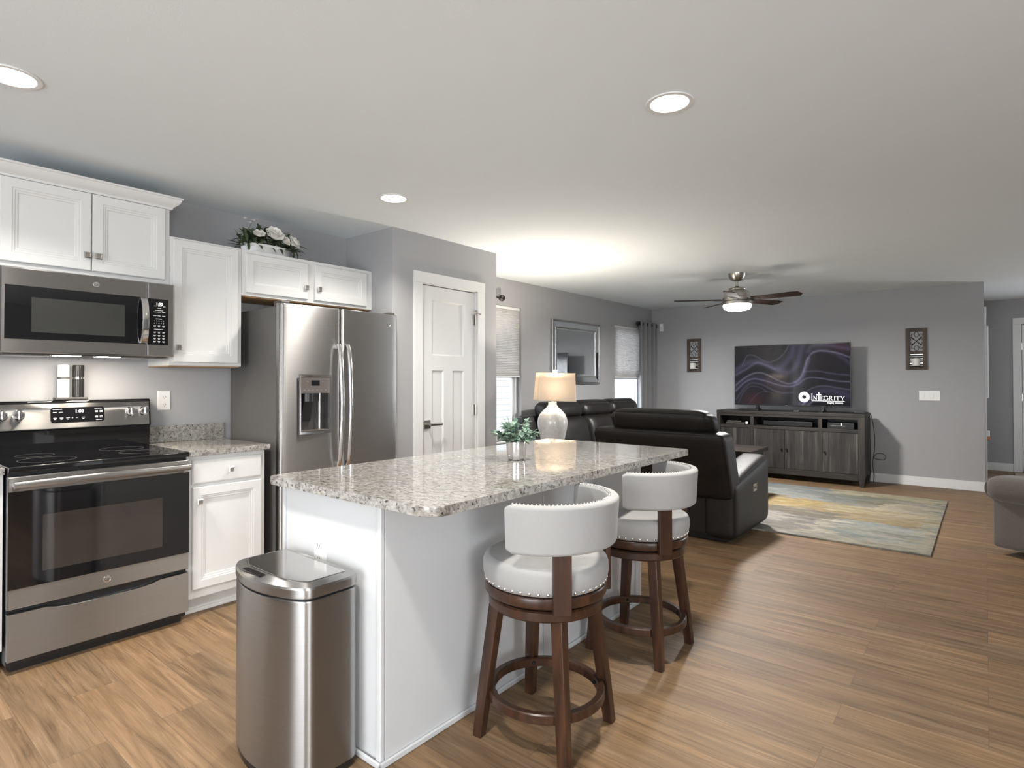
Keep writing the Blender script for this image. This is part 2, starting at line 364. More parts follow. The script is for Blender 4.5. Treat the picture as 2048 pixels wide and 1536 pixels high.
    def sphere(s, c, r, n=10, sc=(1, 1, 1), xf=None):
        t = bmesh.new(); bmesh.ops.create_uvsphere(t, u_segments=n*2, v_segments=n, radius=r)
        M = Matrix.Translation(c) @ Matrix.Diagonal((sc[0], sc[1], sc[2], 1))
        return s._merge(t, M if xf is None else xf @ M)
    def text(s, body, size, mp, align='CENTER'):
        cu = D.curves.new('tmp', 'FONT'); cu.body = body; cu.size = size; cu.align_x = align; cu.align_y = 'CENTER'; cu.resolution_u = 3
        o = D.objects.new('tmp', cu); me = D.meshes.new_from_object(o)
        t = bmesh.new(); t.from_mesh(me); D.objects.remove(o); D.curves.remove(cu); D.meshes.remove(me)
        for v in t.verts: v.co = Vector(mp(v.co.x, v.co.y))
        return s._merge(t)
    def leaf(s, base, d, length, width, bend=0.3, fold=0.2, upv=None):
        d = Vector(d).normalized(); h = upv or Vector((0, 0, 1)); sd = d.cross(h)
        if sd.length < 1e-3: sd = Vector((1, 0, 0))
        sd.normalize(); nn = sd.cross(d).normalized(); b = Vector(base); t = s.bm
        rows = []
        for f, wv in ((0, 0.12), (0.3, 0.85), (0.6, 1.0), (0.85, 0.6), (1.0, 0.06)):
            c = b+d*length*f-nn*bend*length*f*f
            rows.append([t.verts.new(c-sd*width*wv/2+nn*fold*width*wv/2), t.verts.new(c), t.verts.new(c+sd*width*wv/2+nn*fold*width*wv/2)])
        for a, c in zip(rows[:-1], rows[1:]):
            t.faces.new((a[0], a[1], c[1], c[0])); t.faces.new((a[1], a[2], c[2], c[1]))
        return s
    def build(s, name, mat, parent=None, smooth=35, recalc=True):
        bm = s.bm
        if recalc: bmesh.ops.recalc_face_normals(bm, faces=bm.faces[:])
        off = Vector((0, 0, 0))
        if parent is not None: off = ORG[parent]
        if off.length > 0: bmesh.ops.translate(bm, vec=-off, verts=bm.verts)
        me = D.meshes.new(name); bm.to_mesh(me); bm.free()
        if smooth:
            me.polygons.foreach_set('use_smooth', [True]*len(me.polygons)); me.set_sharp_from_angle(angle=math.radians(smooth))
        me.materials.append(mat)
        o = D.objects.new(name, me); COL.objects.link(o)
        if smooth:
            wn = o.modifiers.new('face_weighted_normals', 'WEIGHTED_NORMAL'); wn.keep_sharp = True; wn.weight = 100; wn.mode = 'FACE_AREA'
        if parent is not None: o.parent = parent
        ORG[o] = off
        return o

def tag(o, label, cat, group=None):
    o['label'] = label; o['category'] = cat
    if group: o['group'] = group
    return o
def thing(name, label, cat, loc=(0, 0, 0), group=None):
    o = D.objects.new(name, None); COL.objects.link(o); o.location = loc; ORG[o] = Vector(loc); o.empty_display_size = 0.1
    return tag(o, label, cat, group)
def struct(name, mb, mat, **k):
    o = mb.build(name, mat, **k); o['kind'] = 'structure'; return o
def sthing(name, loc=(0, 0, 0)):
    o = D.objects.new(name, None); COL.objects.link(o); o.location = loc; ORG[o] = Vector(loc); o['kind'] = 'structure'; return o
def children(o): return [c for c in D.objects if c.parent == o]
def dup(o, parent=None):
    c = o.copy(); COL.objects.link(c); c.parent = parent; ORG[c] = ORG[o].copy()
    for ch in children(o): dup(ch, c)
    return c

# ------------------------------------------------------------------ room shell
H = 2.44; XK = -3.949; XP = -3.374; YP = 2.79; YP2 = 3.978; XL = -4.139; YT = 8.7645; XT = -0.008; YF = 10.95
XR = 4.0; YB = -3.2
def wall_rects(mp, u0, u1, v0, v1, holes, th):
    """slab in the (u, v) plane with rectangular holes; mp(u0,u1,v0,v1) -> box args"""
    mb = MB(); us = sorted({u0, u1, *[h[0] for h in holes], *[h[1] for h in holes]}); vs = sorted({v0, v1, *[h[2] for h in holes], *[h[3] for h in holes]})
    for a, b in zip(us[:-1], us[1:]):
        run = None
        for c, d in zip(vs[:-1], vs[1:]):
            um, vm = (a+b)/2, (c+d)/2
            if any(h[0] < um < h[1] and h[2] < vm < h[3] for h in holes):
                if run: mb.box(*mp(a, b, run[0], run[1])); run = None
            else: run = (run[0], d) if run else (c, d)
        if run: mb.box(*mp(a, b, run[0], run[1]))
    return mb
struct('floor', MB().box(-4.6, XR+0.3, YB-0.3, YF+0.3, -0.12, 0), FLOOR, smooth=0)
struct('ceiling', MB().box(-4.6, XR+0.3, YB-0.3, YF+0.3, H, H+0.12), CEIL, smooth=0)
struct('wall_kitchen', MB().box(XK-0.15, XK, YB, YP+0.05, 0, H), WALL, smooth=0)
struct('wall_pantry_side', MB().box(XK, XP-0.11, YP, YP+0.11, 0, H), WALL, smooth=0)
PD0, PD1, PDZ = 3.082, 3.712, 2.06
struct('wall_pantry_front', wall_rects(lambda a, b, c, d: (XP-0.11, XP, a, b, c, d), YP, YP2, 0, H, [(PD0, PD1, -1, PDZ)], 0.11), WALL, smooth=0)
struct('wall_pantry_end', MB().box(XL, XP-0.11, YP2-0.11, YP2, 0, H), WALL, smooth=0)
struct('wall_pantry_back', MB().box(XL-0.12, XL, YP+0.05, YP2-0.11, 0, H), WALL, smooth=0)
W1 = (4.40, 5.325, 0.62, 2.135); W2 = (7.53, 8.455, 0.62, 2.11)
struct('wall_left', wall_rects(lambda a, b, c, d: (XL-0.15, XL, a, b, c, d), YP2-0.11, YT+0.12, 0, H, [W1, W2], 0.15), WALL, smooth=0)
struct('wall_front', MB().box(XL, XT, YT, YT+0.12, 0, H), WALL, smooth=0)
struct('wall_hall', MB().box(XT-0.12, XT, YT+0.12, YF, 0, H), WALL, smooth=0)
DD0, DD1, DDZ = 0.395, 1.31, 2.08
struct('wall_far', wall_rects(lambda a, b, c, d: (a, b, YF, YF+0.12, c, d), XT-0.12, XR, 0, H, [(DD0, DD1, -1, DDZ), (2.0, 3.5, 0.45, 2.1)], 0.12).box(XT-0.12, 1.6, YF+0.1201, YF+0.16, 0, H), WALL, smooth=0)  # rear slab added to stop sky light leaking past the door
struct('wall_right', wall_rects(lambda a, b, c, d: (XR, XR+0.12, a, b, c, d), YB, YF, 0, H, [(-2.6, -0.4, 0.65, 2.1)], 0.12), WALL, smooth=0)
struct('wall_back', wall_rects(lambda a, b, c, d: (a, b, YB-0.12, YB, c, d), XK-0.15, XR+0.12, 0, H, [(-1.5, 0.9, -1, 2.08)], 0.12), WALL, smooth=0)
# baseboards
BBH = 0.112
def bb(name, x0, x1, y0, y1): struct(name, MB().box(x0, x1, y0, y1, 0, BBH, 0.003), TRIM)
bb('baseboard_front', XL+0.014, XT+0.014, YT-0.014, YT)
bb('baseboard_left', XL, XL+0.014, YP2, YT)
bb('baseboard_hall', XT, XT+0.014, YT, 8.93)
bb('baseboard_far', XT, 0.296, YF-0.014, YF)
bb('baseboard_pantry', XP, XP+0.014, PD1+0.09, YP2+0.014)
# windows on the left wall
def window_left(n, W):
    y0, y1, z0, z1 = W; t = sthing('window_%d' % n, (XL-0.08, (y0+y1)/2, z0)); xo, xi = XL-0.115, XL-0.055
    f = MB(); f.box(xo, xi, y0, y0+0.05, z0, z1, 0.004); f.box(xo, xi, y1-0.05, y1, z0, z1, 0.004); f.box(xo, xi, y0, y1, z0, z0+0.05, 0.004); f.box(xo, xi, y0, y1, z1-0.05, z1, 0.004)
    f.build('frame', VINYL, t)
    s_ = MB(); zm = (z0+z1)/2; s_.box(xo+0.012, xi-0.012, y0+0.05, y1-0.05, zm-0.025, zm+0.025, 0.004)
    for a, b in ((z0+0.05, zm-0.02), (zm+0.02, z1-0.05)):
        s_.box(xo+0.015, xi-0.015, y0+0.05, y0+0.085, a, b, 0.003); s_.box(xo+0.015, xi-0.015, y1-0.085, y1-0.05, a, b, 0.003)
        s_.box(xo+0.015, xi-0.015, y0+0.05, y1-0.05, a, a+0.03, 0.003); s_.box(xo+0.015, xi-0.015, y0+0.05, y1-0.05, b-0.03, b, 0.003)
    s_.build('sash', VINYL, t)
    MB().box(XL-0.088, XL-0.084, y0+0.08, y1-0.08, z0+0.075, z1-0.075).build('pane', GLASS, t)
    MB().box(XL-0.055, XL+0.03, y0-0.02, y1+0.02, z0-0.022, z0, 0.004).build('sill', TRIM, t)
window_left(1, W1); window_left(2, W2)
def window_open(n, box, axis):
    a0, a1, z0, z1, p = box; t = sthing('window_%d' % n, (p, (a0+a1)/2, z0) if axis == 'X' else ((a0+a1)/2, p, z0))
    f = MB(); g = MB(); am = (a0+a1)/2
    def B(m, u0, u1, c0, c1, d=0.03):
        if axis == 'X': m.box(p-d, p+d, u0, u1, c0, c1)
        else: m.box(u0, u1, p-d, p+d, c0, c1)
    B(f, a0, a0+0.06, z0, z1); B(f, a1-0.06, a1, z0, z1); B(f, a0, a1, z1-0.06, z1); B(f, a0, a1, z0, z0+0.06); B(f, am-0.04, am+0.04, z0, z1)
    f.build('frame', VINYL, t, smooth=0); B(g, a0+0.05, a1-0.05, z0+0.05, z1-0.05, 0.002); g.build('pane', GLASS, t, smooth=0)
window_open(3, (-1.5, 0.9, 0.0, 2.08, YB-0.06), 'Y')
window_open(4, (-2.6, -0.4, 0.65, 2.1, XR+0.06), 'X')  # unseen window, added so the right-hand fill can shine in
window_open(5, (2.0, 3.5, 0.45, 2.1, YF+0.06), 'Y')  # unseen window, added to let the hall fill through
# neighbour wall outside the living-room windows
sd = MB()
poly = []
for k in range(26):
    z = -0.3+k*0.115; poly += [(-7.0+0.012, z), (-7.0, z+0.113)]
poly = poly+[(-7.2, 2.75), (-7.2, -0.3)]
sd.prism([(z, x) for x, z in poly], 0.5, 8.9, 'Y')
siding = sd.build('siding_wall', SIDING, smooth=0); siding['kind'] = 'structure'; siding.name = 'wall_neighbour'
struct('trim_3', MB().box(-7.0, -6.96, 8.9, 9.1, -0.3, 2.75), SIDING, smooth=0)
struct('wall_neighbour_garage', MB().box(-7.2, -6.9, 9.1, 22, -0.3, 4.0), SIDING, smooth=0)
struct('ground', MB().box(-20, -4.4, -4, 24, -0.4, -0.3), principled('pale_gravel', (0.5, 0.5, 0.48), 0.9, var=0.2), smooth=0)
# pantry door
struct('trim_1', (lambda m: (m.box(XP, XP+0.016, PD0-0.094, PD0-0.004, 0, PDZ+0.0, 0.002), m.box(XP, XP+0.016, PD1+0.004, PD1+0.094, 0, PDZ+0.0, 0.002), m.box(XP, XP+0.018, PD0-0.094, PD1+0.094, PDZ, PDZ+0.085, 0.002), m.box(XP-0.11, XP+0.002, PD0-0.004, PD0+0.006, 0, PDZ), m.box(XP-0.11, XP+0.002, PD1-0.006, PD1+0.004, 0, PDZ), m.box(XP-0.11, XP+0.002, PD0, PD1, PDZ-0.006, PDZ)) and m)(MB()), TRIM)
def door_slab(mb, a0, a1, z0, z1, holes, mp, th=0.035, rec=0.012):
    us = sorted({a0, a1, *[h[0] for h in holes], *[h[1] for h in holes]}); vs = sorted({z0, z1, *[h[2] for h in holes], *[h[3] for h in holes]})
    t = bmesh.new(); V = {}
    def P(u, v, h):
        k = (round(u, 4), round(v, 4), round(h, 4))
        if k not in V: V[k] = t.verts.new(mp(u, v, h))
        return V[k]
    for a, b in zip(us[:-1], us[1:]):
        for c, d in zip(vs[:-1], vs[1:]):
            if not any(h[0] < (a+b)/2 < h[1] and h[2] < (c+d)/2 < h[3] for h in holes):
                t.faces.new([P(a, c, 0), P(b, c, 0), P(b, d, 0), P(a, d, 0)])
    for h in holes:
        hu = [u for u in us if h[0]-1e-6 <= u <= h[1]+1e-6]; hv = [v for v in vs if h[2]-1e-6 <= v <= h[3]+1e-6]
        loop = [(u, h[2]) for u in hu]+[(h[1], v) for v in hv[1:]]+[(u, h[3]) for u in hu[::-1][1:]]+[(h[0], v) for v in hv[::-1][1:-1]]
        n = len(loop); i_ = 0.012
        inn = [t.verts.new(mp(min(max(u, h[0]+i_), h[1]-i_), min(max(v, h[2]+i_), h[3]-i_), -rec)) for u, v in loop]
        out = [P(u, v, 0) for u, v in loop]
        for i in range(n): t.faces.new((out[i], out[(i+1) % n], inn[(i+1) % n], inn[i]))
        t.faces.new(inn)
    out = [(u, z0) for u in us]+[(a1, v) for v in vs[1:]]+[(u, z1) for u in us[::-1][1:]]+[(a0, v) for v in vs[::-1][1:-1]]
    bk = [t.verts.new(mp(u, v, -th)) for u, v in out]; fr = [P(u, v, 0) for u, v in out]; n = len(out)
    for i in range(n): t.faces.new((fr[i], bk[i], bk[(i+1) % n], fr[(i+1) % n]))
    t.faces.new(bk[::-1])
    return mb._merge(t)
d1 = sthing('door_1', (XP, (PD0+PD1)/2, 0.0)); DX = XP-0.012
door_slab(MB(), 0, 0, 0, 0, [], lambda u, v, h: (0, 0, 0)) if False else None
dm = MB(); a0, a1 = PD0+0.008, PD1-0.008
door_slab(dm, a0, a1, 0.012, PDZ-0.012, [(3.199, 3.566, 1.497, 1.94), (3.199, 3.33, 0.22, 1.378), (3.432, 3.566, 0.22, 1.378)], lambda u, v, h: (DX+h, u, v))
dm.build('slab', TRIM, d1, smooth=25)
lv = MB(); lv.box(DX, DX+0.009, 3.112, 3.176, 0.917, 0.985, 0.002); lv.cyl((DX+0.005, 3.144, 0.951), 0.011, 0.05, 'X', 16); lv.box(DX+0.042, DX+0.058, 3.133, 3.268, 0.94, 0.962, 0.005)
lv.build('lever_handle', NICKEL, d1)
for zc in (1.82, 1.045, 0.20):
    hg = MB(); hg.cyl((DX+0.014, 3.703, zc-0.045), 0.0075, 0.09, 'Z', 12, 0.002); hg.box(DX, DX+0.003, 3.672, 3.703, zc-0.045, zc+0.045)
    hgo = hg.build('hinge', NICKEL, d1)
    if zc > 1.5:
        st = MB(); st.tube([(DX+0.016, 3.703, zc+0.04), (DX+0.016, 3.703, zc+0.085)], 0.005, 8); st.tube([(DX+0.03, 3.655, zc+0.055), (DX+0.02, 3.703, zc+0.06), (DX+0.03, 3.735, zc+0.05)], 0.0045, 8); st.sphere((DX+0.034, 3.652, zc+0.055), 0.008); st.sphere((DX+0.034, 3.738, zc+0.049), 0.008)
        st.build('door_stop', NICKEL, hgo)
# far front door
struct('trim_2', (lambda m: (m.box(DD0-0.094, DD0, YF-0.016, YF, 0, DDZ, 0.002), m.box(DD1, DD1+0.09, YF-0.016, YF, 0, DDZ, 0.002), m.box(DD0-0.094, DD1+0.09, YF-0.018, YF, DDZ, DDZ+0.09, 0.002)) and m)(MB()), TRIM)
d2 = sthing('door_2', ((DD0+DD1)/2, YF, 0)); fm = MB()
door_slab(fm, DD0+0.006, DD1-0.006, 0.015, DDZ-0.006, [(DD0+0.13, 0.80, 0.25, 0.95), (0.90, DD1-0.13, 0.25, 0.95), (DD0+0.13, 0.80, 1.1, 1.9), (0.90, DD1-0.13, 1.1, 1.9)], lambda u, v, h: (u, YF+0.02-h, v))
fm.build('slab', TRIM, d2, smooth=25)
for zc in (1.77, 1.05, 0.3): MB().cyl((DD0+0.004, YF+0.012, zc-0.05), 0.009, 0.10, 'Z', 10).build('hinge', NICKEL, d2)
# hall side opening trim (seen edge-on)
struct('trim_4', (lambda m: (m.box(XT, XT+0.02, 8.95, 9.04, 0, 2.08, 0.002), m.box(XT, XT+0.02, 9.85, 9.94, 0, 2.08, 0.002), m.box(XT, XT+0.022, 8.95, 9.94, 2.08, 2.165, 0.002)) and m)(MB()), TRIM)

# ------------------------------------------------------------------ kitchen cabinets
XF = -3.625   # face frame of the wall units
DOOR_STEPS = [(0, 0), (0, 0.015), (0.004, 0.020), (0.046, 0.020), (0.049, 0.016), (0.057, 0.0155), (0.060, 0.012), (0.069, 0.010), (0.071, 0.0055), (0.078, 0.005)]
DRW_STEPS = [(0, 0), (0, 0.012), (0.006, 0.017), (0.014, 0.019)]
def kx(x): return lambda u, v, h: (x+h, u, v)
def knob(parent, x, y, z, name='knob'):
    m = MB(); m.cyl((x, y, z), 0.007, 0.014, 'X', 12)
    m.panel(y-0.0155, y+0.0155, z-0.0155, z+0.0155, [(0.003, 0.012), (0, 0.016), (0, 0.020), (0.004, 0.024), (0.006, 0.023)], kx(x))
    return m.build(name, NICKEL, parent)
def cab_door(parent, x, y0, y1, z0, z1, ky, kz, name='door'):
    d = MB().panel(y0, y1, z0, z1, DOOR_STEPS, kx(x)).build(name, CABW, parent, smooth=20)
    knob(d, x+0.018, ky, kz); return d
A0, A1 = 0.580, 1.349
ca = thing('wall_cabinet', 'white two-door wall cabinet with crown moulding, above the microwave', 'cabinet', (XK, (A0+A1)/2, 1.848))
MB().box(XK, XF, A0, A1, 1.848, 2.30, 0.001).build('body', CABW, ca)
cab_door(ca, XF, 0.592, 0.963, 1.874, 2.282, 0.943, 1.952)
cab_door(ca, XF, 0.968, 1.322, 1.874, 2.282, 0.992, 1.952)
cp = [(0, 2.285), (0.012, 2.285), (0.014, 2.296), (0.022, 2.304), (0.034, 2.312), (0.046, 2.328), (0.050, 2.340), (0.056, 2.343), (0.056, 2.352), (0, 2.352)]
cm = bmesh.new(); rows = []
for d_, z in cp:
    rows.append([cm.verts.new((XK, A0-d_, z)), cm.verts.new((XF+d_, A0-d_, z)), cm.verts.new((XF+d_, A1+d_, z)), cm.verts.new((XK, A1+d_, z))])
for a, b in zip(rows, rows[1:]+rows[:1]):
    for i in range(3): cm.faces.new((a[i], a[i+1], b[i+1], b[i]))
cm.faces.new([r[0] for r in rows]); cm.faces.new([r[3] for r in rows][::-1])
mm = MB(); mm._merge(cm); mm.box(XK, XF, A0, A1, 2.30, 2.31); mm.build('crown_moulding', CABW, ca, smooth=25)
cb_ = thing('wall_cabinet', 'tall white single-door wall cabinet between the microwave and the fridge', 'cabinet', (XK, 1.56, 1.38))
b_ = MB(); b_.box(XK, XF, A1+0.001, 1.772, 1.386, 2.1346, 0.001); b_.build('body', CABW, cb_)
MB().box(XK+0.005, XF-0.018, A1+0.004, 1.768, 1.380, 1.386).build('underside', CABRAW, cb_, smooth=0)
cab_door(cb_, XF, 1.366, 1.746, 1.404, 2.122, 1.392, 1.490)
cc_ = thing('wall_cabinet', 'low white two-door wall cabinet over the fridge, holding the flower planter', 'cabinet', (XK, 2.28, 1.834))
MB().box(XK, XF, 1.7735, YP, 1.840, 2.1346, 0.001).build('body', CABW, cc_)
MB().box(XK+0.005, XF-0.018, 1.777, YP-0.005, 1.834, 1.840).build('underside', CABRAW, cc_, smooth=0)
cab_door(cc_, XF, 1.795, 2.236, 1.858, 2.110, 2.215, 1.938)
cab_door(cc_, XF, 2.290, 2.732, 1.858, 2.110, 2.318, 1.938)
# base cabinets
XB = -3.352
def base_cab(y0, y1, label, seed_y=None):
    c = thing('base_cabinet', label, 'cabinet', (XK, (y0+y1)/2, 0))
    MB().box(XK+0.003, XB, y0, y1, 0.10, 0.882, 0.001).build('body', CABW, c)
    MB().box(XK+0.003, XB-0.07, y0, y1, 0.0, 0.10).build('toe_kick', CABW, c, smooth=0)
    MB().box(XB-0.07, XB-0.058, y0, y1, 0.0, 0.022, 0.004).build('shoe_moulding', CABW, c)
    return c
c1 = base_cab(1.338, 1.785, 'white base cabinet with one drawer and one door, right of the range')
dr = MB().panel(1.364, 1.758, 0.728, 0.859, DRW_STEPS, kx(XB)).build('drawer', CABW, c1, smooth=20); knob(dr, XB+0.018, 1.569, 0.792)
cab_door(c1, XB, 1.365, 1.758, 0.150, 0.710, 1.398, 0.632)
c2 = base_cab(-1.4, 0.570, 'white base cabinet at the left photo edge, left of the range')
dr = MB().panel(0.10, 0.545, 0.728, 0.859, DRW_STEPS, kx(XB)).build('drawer', CABW, c2, smooth=20); knob(dr, XB+0.018, 0.32, 0.792)
cab_door(c2, XB, 0.10, 0.545, 0.150, 0.710, 0.13, 0.632)
def counter(y0, y1, label, bs1):
    t = thing('countertop', label, 'countertop', (XK, (y0+y1)/2, 0.882))
    MB().box(XK+0.001, -3.318, y0, y1, 0.8825, 0.914, 0.004).build('slab', GRANITE, t)
    MB().box(XK+0.001, XK+0.021, y0, bs1, 0.9145, 1.016, 0.002).build('backsplash', GRANITE, t)
counter(1.338, 1.806, 'short speckled granite countertop with backsplash between the range and the fridge', 1.806)
counter(-1.4, 0.571, 'speckled granite countertop cut off at the left photo edge', 0.571)

# ------------------------------------------------------------------ logo helper (round badge)
def badge(parent, c, r, mp, mat=CHROME):
    """mp(u, v, h) maps local badge coordinates"""
    m = MB(); t = bmesh.new(); n = 28
    def ringv(rr, h): return [t.verts.new(mp(rr*math.cos(2*PI*i/n), rr*math.sin(2*PI*i/n), h)) for i in range(n)]
    rs = [ringv(r, 0), ringv(r, 0.0016), ringv(r*0.88, 0.002), ringv(r*0.84, 0.0014)]
    for a, b in zip(rs[:-1], rs[1:]):
        for i in range(n): t.faces.new((a[i], a[(i+1) % n], b[(i+1) % n], b[i]))
    t.faces.new(rs[-1]); m._merge(t)
    b = m.build('badge', mat, parent)
    k = MB(); k.text('GE', r*1.05, lambda u, v: mp(u, v, 0.0019)); k.build('monogram', DKGREY, b, smooth=0, recalc=False)
    return b
def bars(mb, rows, mp, h=0.0):
    for u0, u1, v0, v1 in rows:
        vs = [mb.bm.verts.new(mp(a, b, h)) for a, b in ((u0, v0), (u1, v0), (u1, v1), (u0, v1))]; mb.bm.faces.new(vs)

# ------------------------------------------------------------------ microwave
mw = thing('microwave', 'stainless over-the-range microwave with black door glass', 'microwave', (XK, 0.96, 1.43))
MX = -3.53; M0, M1 = 0.583, 1.341
MB().box(XK+0.001, MX-0.045, M0, M1, 1.437, 1.845, 0.003).build('body', DKGREY, mw)
dm = MB().panel(M0, 1.2035, 1.432, 1.838, [(0, -0.044), (0, -0.006), (0.006, 0)], kx(MX)).build('door', STEEL, mw, smooth=25)
MB().panel(0.599, 1.197, 1.497, 1.752, [(0, -0.001), (0, 0.0015), (0.003, 0.0025)], kx(MX)).build('door_glass', BLKGLASS, dm)
MB().panel(0.70, 1.095, 1.532, 1.700, [(0, 0.0025), (0.0005, 0.003)], kx(MX)).build('viewing_window', MWWIN, dm)
hp = MB(); pts = []
for k in range(13):
    s_ = k/12; pts.append((MX+0.012+0.032*math.sin(PI*s_)**0.6, 1.183, 1.502+0.246*s_))
t = bmesh.new(); rows = []
for x, y, z in pts: rows.append([t.verts.new((x-0.008, y-0.016, z)), t.verts.new((x, y-0.016, z)), t.verts.new((x+0.004, y, z)), t.verts.new((x, y+0.016, z)), t.verts.new((x-0.008, y+0.016, z))])
for a, b in zip(rows[:-1], rows[1:]):
    for i in range(5): t.faces.new((a[i], a[(i+1) % 5], b[(i+1) % 5], b[i]))
t.faces.new(rows[0]); t.faces.new(rows[-1][::-1]); hp._merge(t); hp.box(MX, MX+0.022, 1.172, 1.194, 1.503, 1.522); hp.box(MX, MX+0.022, 1.172, 1.194, 1.728, 1.747)
hp.build('handle', STEELP, dm)
badge(dm, None, 0.0145, lambda u, v, h: (MX+h+0.0005, 0.965+u, 1.793+v))
cpn = MB().panel(1.2055, M1, 1.432, 1.838, [(0, -0.044), (0, -0.006), (0.006, 0)], kx(MX)).build('control_section', STEEL, mw, smooth=25)
MB().panel(1.2065, 1.309, 1.495, 1.750, [(0, -0.001), (0, 0.0015), (0.003, 0.0025)], kx(MX)).build('control_panel', BLKGLASS, cpn)
mt = MB(); mt.text('1:00', 0.021, lambda u, v: (MX+0.0032, 1.263+u, 1.722+v)); mt.build('clock_digits', LED, cpn, smooth=0, recalc=False)
mt = MB(); mpx = lambda u, v, h: (MX+0.0032, u, v); rr = []
rr += [(1.236, 1.252, 1.7095, 1.7115), (1.256, 1.275, 1.7095, 1.7115), (1.281, 1.294, 1.708, 1.7105), (1.252, 1.272, 1.698, 1.7005)]
rr += [(1.240, 1.282, 1.6855, 1.688), (1.244, 1.276, 1.638, 1.6405), (1.236, 1.283, 1.580, 1.5825)]
for z in (1.677, 1.655): rr += [(1.232, 1.248, z, z+0.0025), (1.254, 1.270, z, z+0.0025), (1.277, 1.293, z, z+0.0025)]
for z in (1.600, 1.565, 1.547, 1.531, 1.514):
    for y in (1.233, 1.255, 1.278): rr += [(y, y+0.013, z, z+0.0022), (y+0.002, y+0.011, z-0.0045, z-0.0025)]
bars(mt, rr, mpx)
for k, ch in enumerate('12345'): mt.text(ch, 0.009, lambda u, v, k=k: (MX+0.0032, 1.238+k*0.0115+u, 1.628+v))
for k, ch in enumerate('67890'): mt.text(ch, 0.009, lambda u, v, k=k: (MX+0.0032, 1.238+k*0.0115+u, 1.615+v))
mt.build('key_lettering', TXT, cpn, smooth=0, recalc=False)
ug = MB(); ug.box(XK+0.04, MX-0.06, M0+0.02, M1-0.02, 1.425, 1.4375, 0.003)
ugo = ug.build('underside_panel', DKGREY, mw)
for y0, y1 in ((0.60, 0.80), (1.10, 1.32)): MB().box(-3.86, -3.64, y0, y1, 1.4215, 1.4265, 0.001).build('grease_filter', STEELP, ugo)
MB().box(-3.70, -3.60, 0.82, 0.92, 1.4244, 1.4262).build('lamp_lens', UNDER, ugo, smooth=0)
MB().box(-3.70, -3.60, 1.00, 1.10, 1.4244, 1.4262).build('lamp_lens', UNDER, ugo, smooth=0)

# ------------------------------------------------------------------ range
rg = thing('electric_range', 'stainless freestanding electric range with black glass cooktop', 'range', (XK, 0.955, 0))
R0, R1 = 0.576, 1.332; RX = -3.297
MB().box(XK+0.02, RX-0.035, R0+0.003, R1-0.003, 0.03, 0.890, 0.002).build('body', BLKPLAS, rg)
ct = MB(); ct.box(XK+0.03, RX+0.006, R0-0.001, R1+0.001, 0.888, 0.916, 0.006, 3); ct.build('cooktop', BLKGLASS, rg)
for (x, y, r) in ((-3.50, 0.76, 0.115), (-3.50, 1.15, 0.085), (-3.74, 0.76, 0.08), (-3.74, 1.15, 0.105)):
    m = MB(); m.ring(r-0.0018, r, 0.9158, 0.9164, (x, y, 0), 48, 0.0002)
    m.build('burner_ring', DKGREY, rg)
bgp = MB()
bgp.prism([(-3.945+0.02, 0.914), (-3.855, 0.914), (-3.857, 1.035), (-3.836, 1.038), (-3.846, 1.184), (-3.858, 1.192), (-3.925, 1.192)], R0+0.001, R1-0.001, 'Y') if False else None
pr_ = [(0.914, -3.925), (0.914, -3.862), (1.030, -3.862), (1.036, -3.838), (1.178, -3.852), (1.190, -3.862), (1.192, -3.925)]
bgp.prism(pr_, R0, R1, 'Y', 0.004); bgo = bgp.build('backguard', BLKGLASS, rg)
def bgm(u, v, h):   # v along the slope of the control face
    z = 1.037+v*0.993; return (-3.8378-(z-1.036)*0.0986+h, u, z)
cpl = MB().panel(R0+0.008, R1-0.010, 0.004, 0.138, [(0, -0.004), (0, 0.001), (0.006, 0.0025)], bgm).build('control_panel', STEEL, bgo)
m = MB()
def rr_poly(u0, u1, v0, v1, r, n=5):
    o = []
    for cx, cy, a in ((u1-r, v0+r, -90), (u1-r, v1-r, 0), (u0+r, v1-r, 90), (u0+r, v0+r, 180)):
        for k in range(n+1): th = math.radians(a+90*k/n); o.append((cx+r*math.cos(th), cy+r*math.sin(th)))
    return o
t = bmesh.new(); P = rr_poly(0.846, 1.094, 0.034, 0.116, 0.014)
lo = [t.verts.new(bgm(u, v, 0.001)) for u, v in P]; hi = [t.verts.new(bgm(u, v, 0.004)) for u, v in P]; t.faces.new(hi)
for i in range(len(P)): t.faces.new((lo[i], lo[(i+1) % len(P)], hi[(i+1) % len(P)], hi[i]))
m._merge(t); m.build('display_panel', BLKGLASS, bgo)
m = MB(); m.text('1:00', 0.024, lambda u, v: bgm(0.975+u, 0.093+v, 0.0045)); m.build('clock_digits', LED, bgo, smooth=0, recalc=False)
m = MB(); rr = [(0.856, 0.897, 0.105, 0.108), (1.046, 1.080, 0.105, 0.108)]
for u in (0.857, 0.883): rr += [(u, u+0.016, 0.089, 0.092)]
for u in (0.858, 0.886, 0.915, 0.985): rr += [(u, u+0.016, 0.058, 0.061), (u+0.003, u+0.012, 0.051, 0.054)]
for u in (1.048, 1.070): rr += [(u, u+0.014, 0.091, 0.094), (u, u+0.014, 0.085, 0.088), (u, u+0.014, 0.061, 0.064), (u, u+0.014, 0.055, 0.058)]
rr += [(1.052, 1.080, 0.042, 0.044)]
for r_ in rr: m = MB(); bars(m, [r_], bgm, 0.0045); m.build('key_label', TXT, bgo, smooth=0, recalc=False)
for ch, uc in (('+', 0.943), ('–', 0.963)):
    m = MB(); m.text(ch, 0.014, lambda u, v, uc=uc: bgm(uc+u, 0.058+v, 0.0045)); m.build('key_label', TXT, bgo, smooth=0, recalc=False)
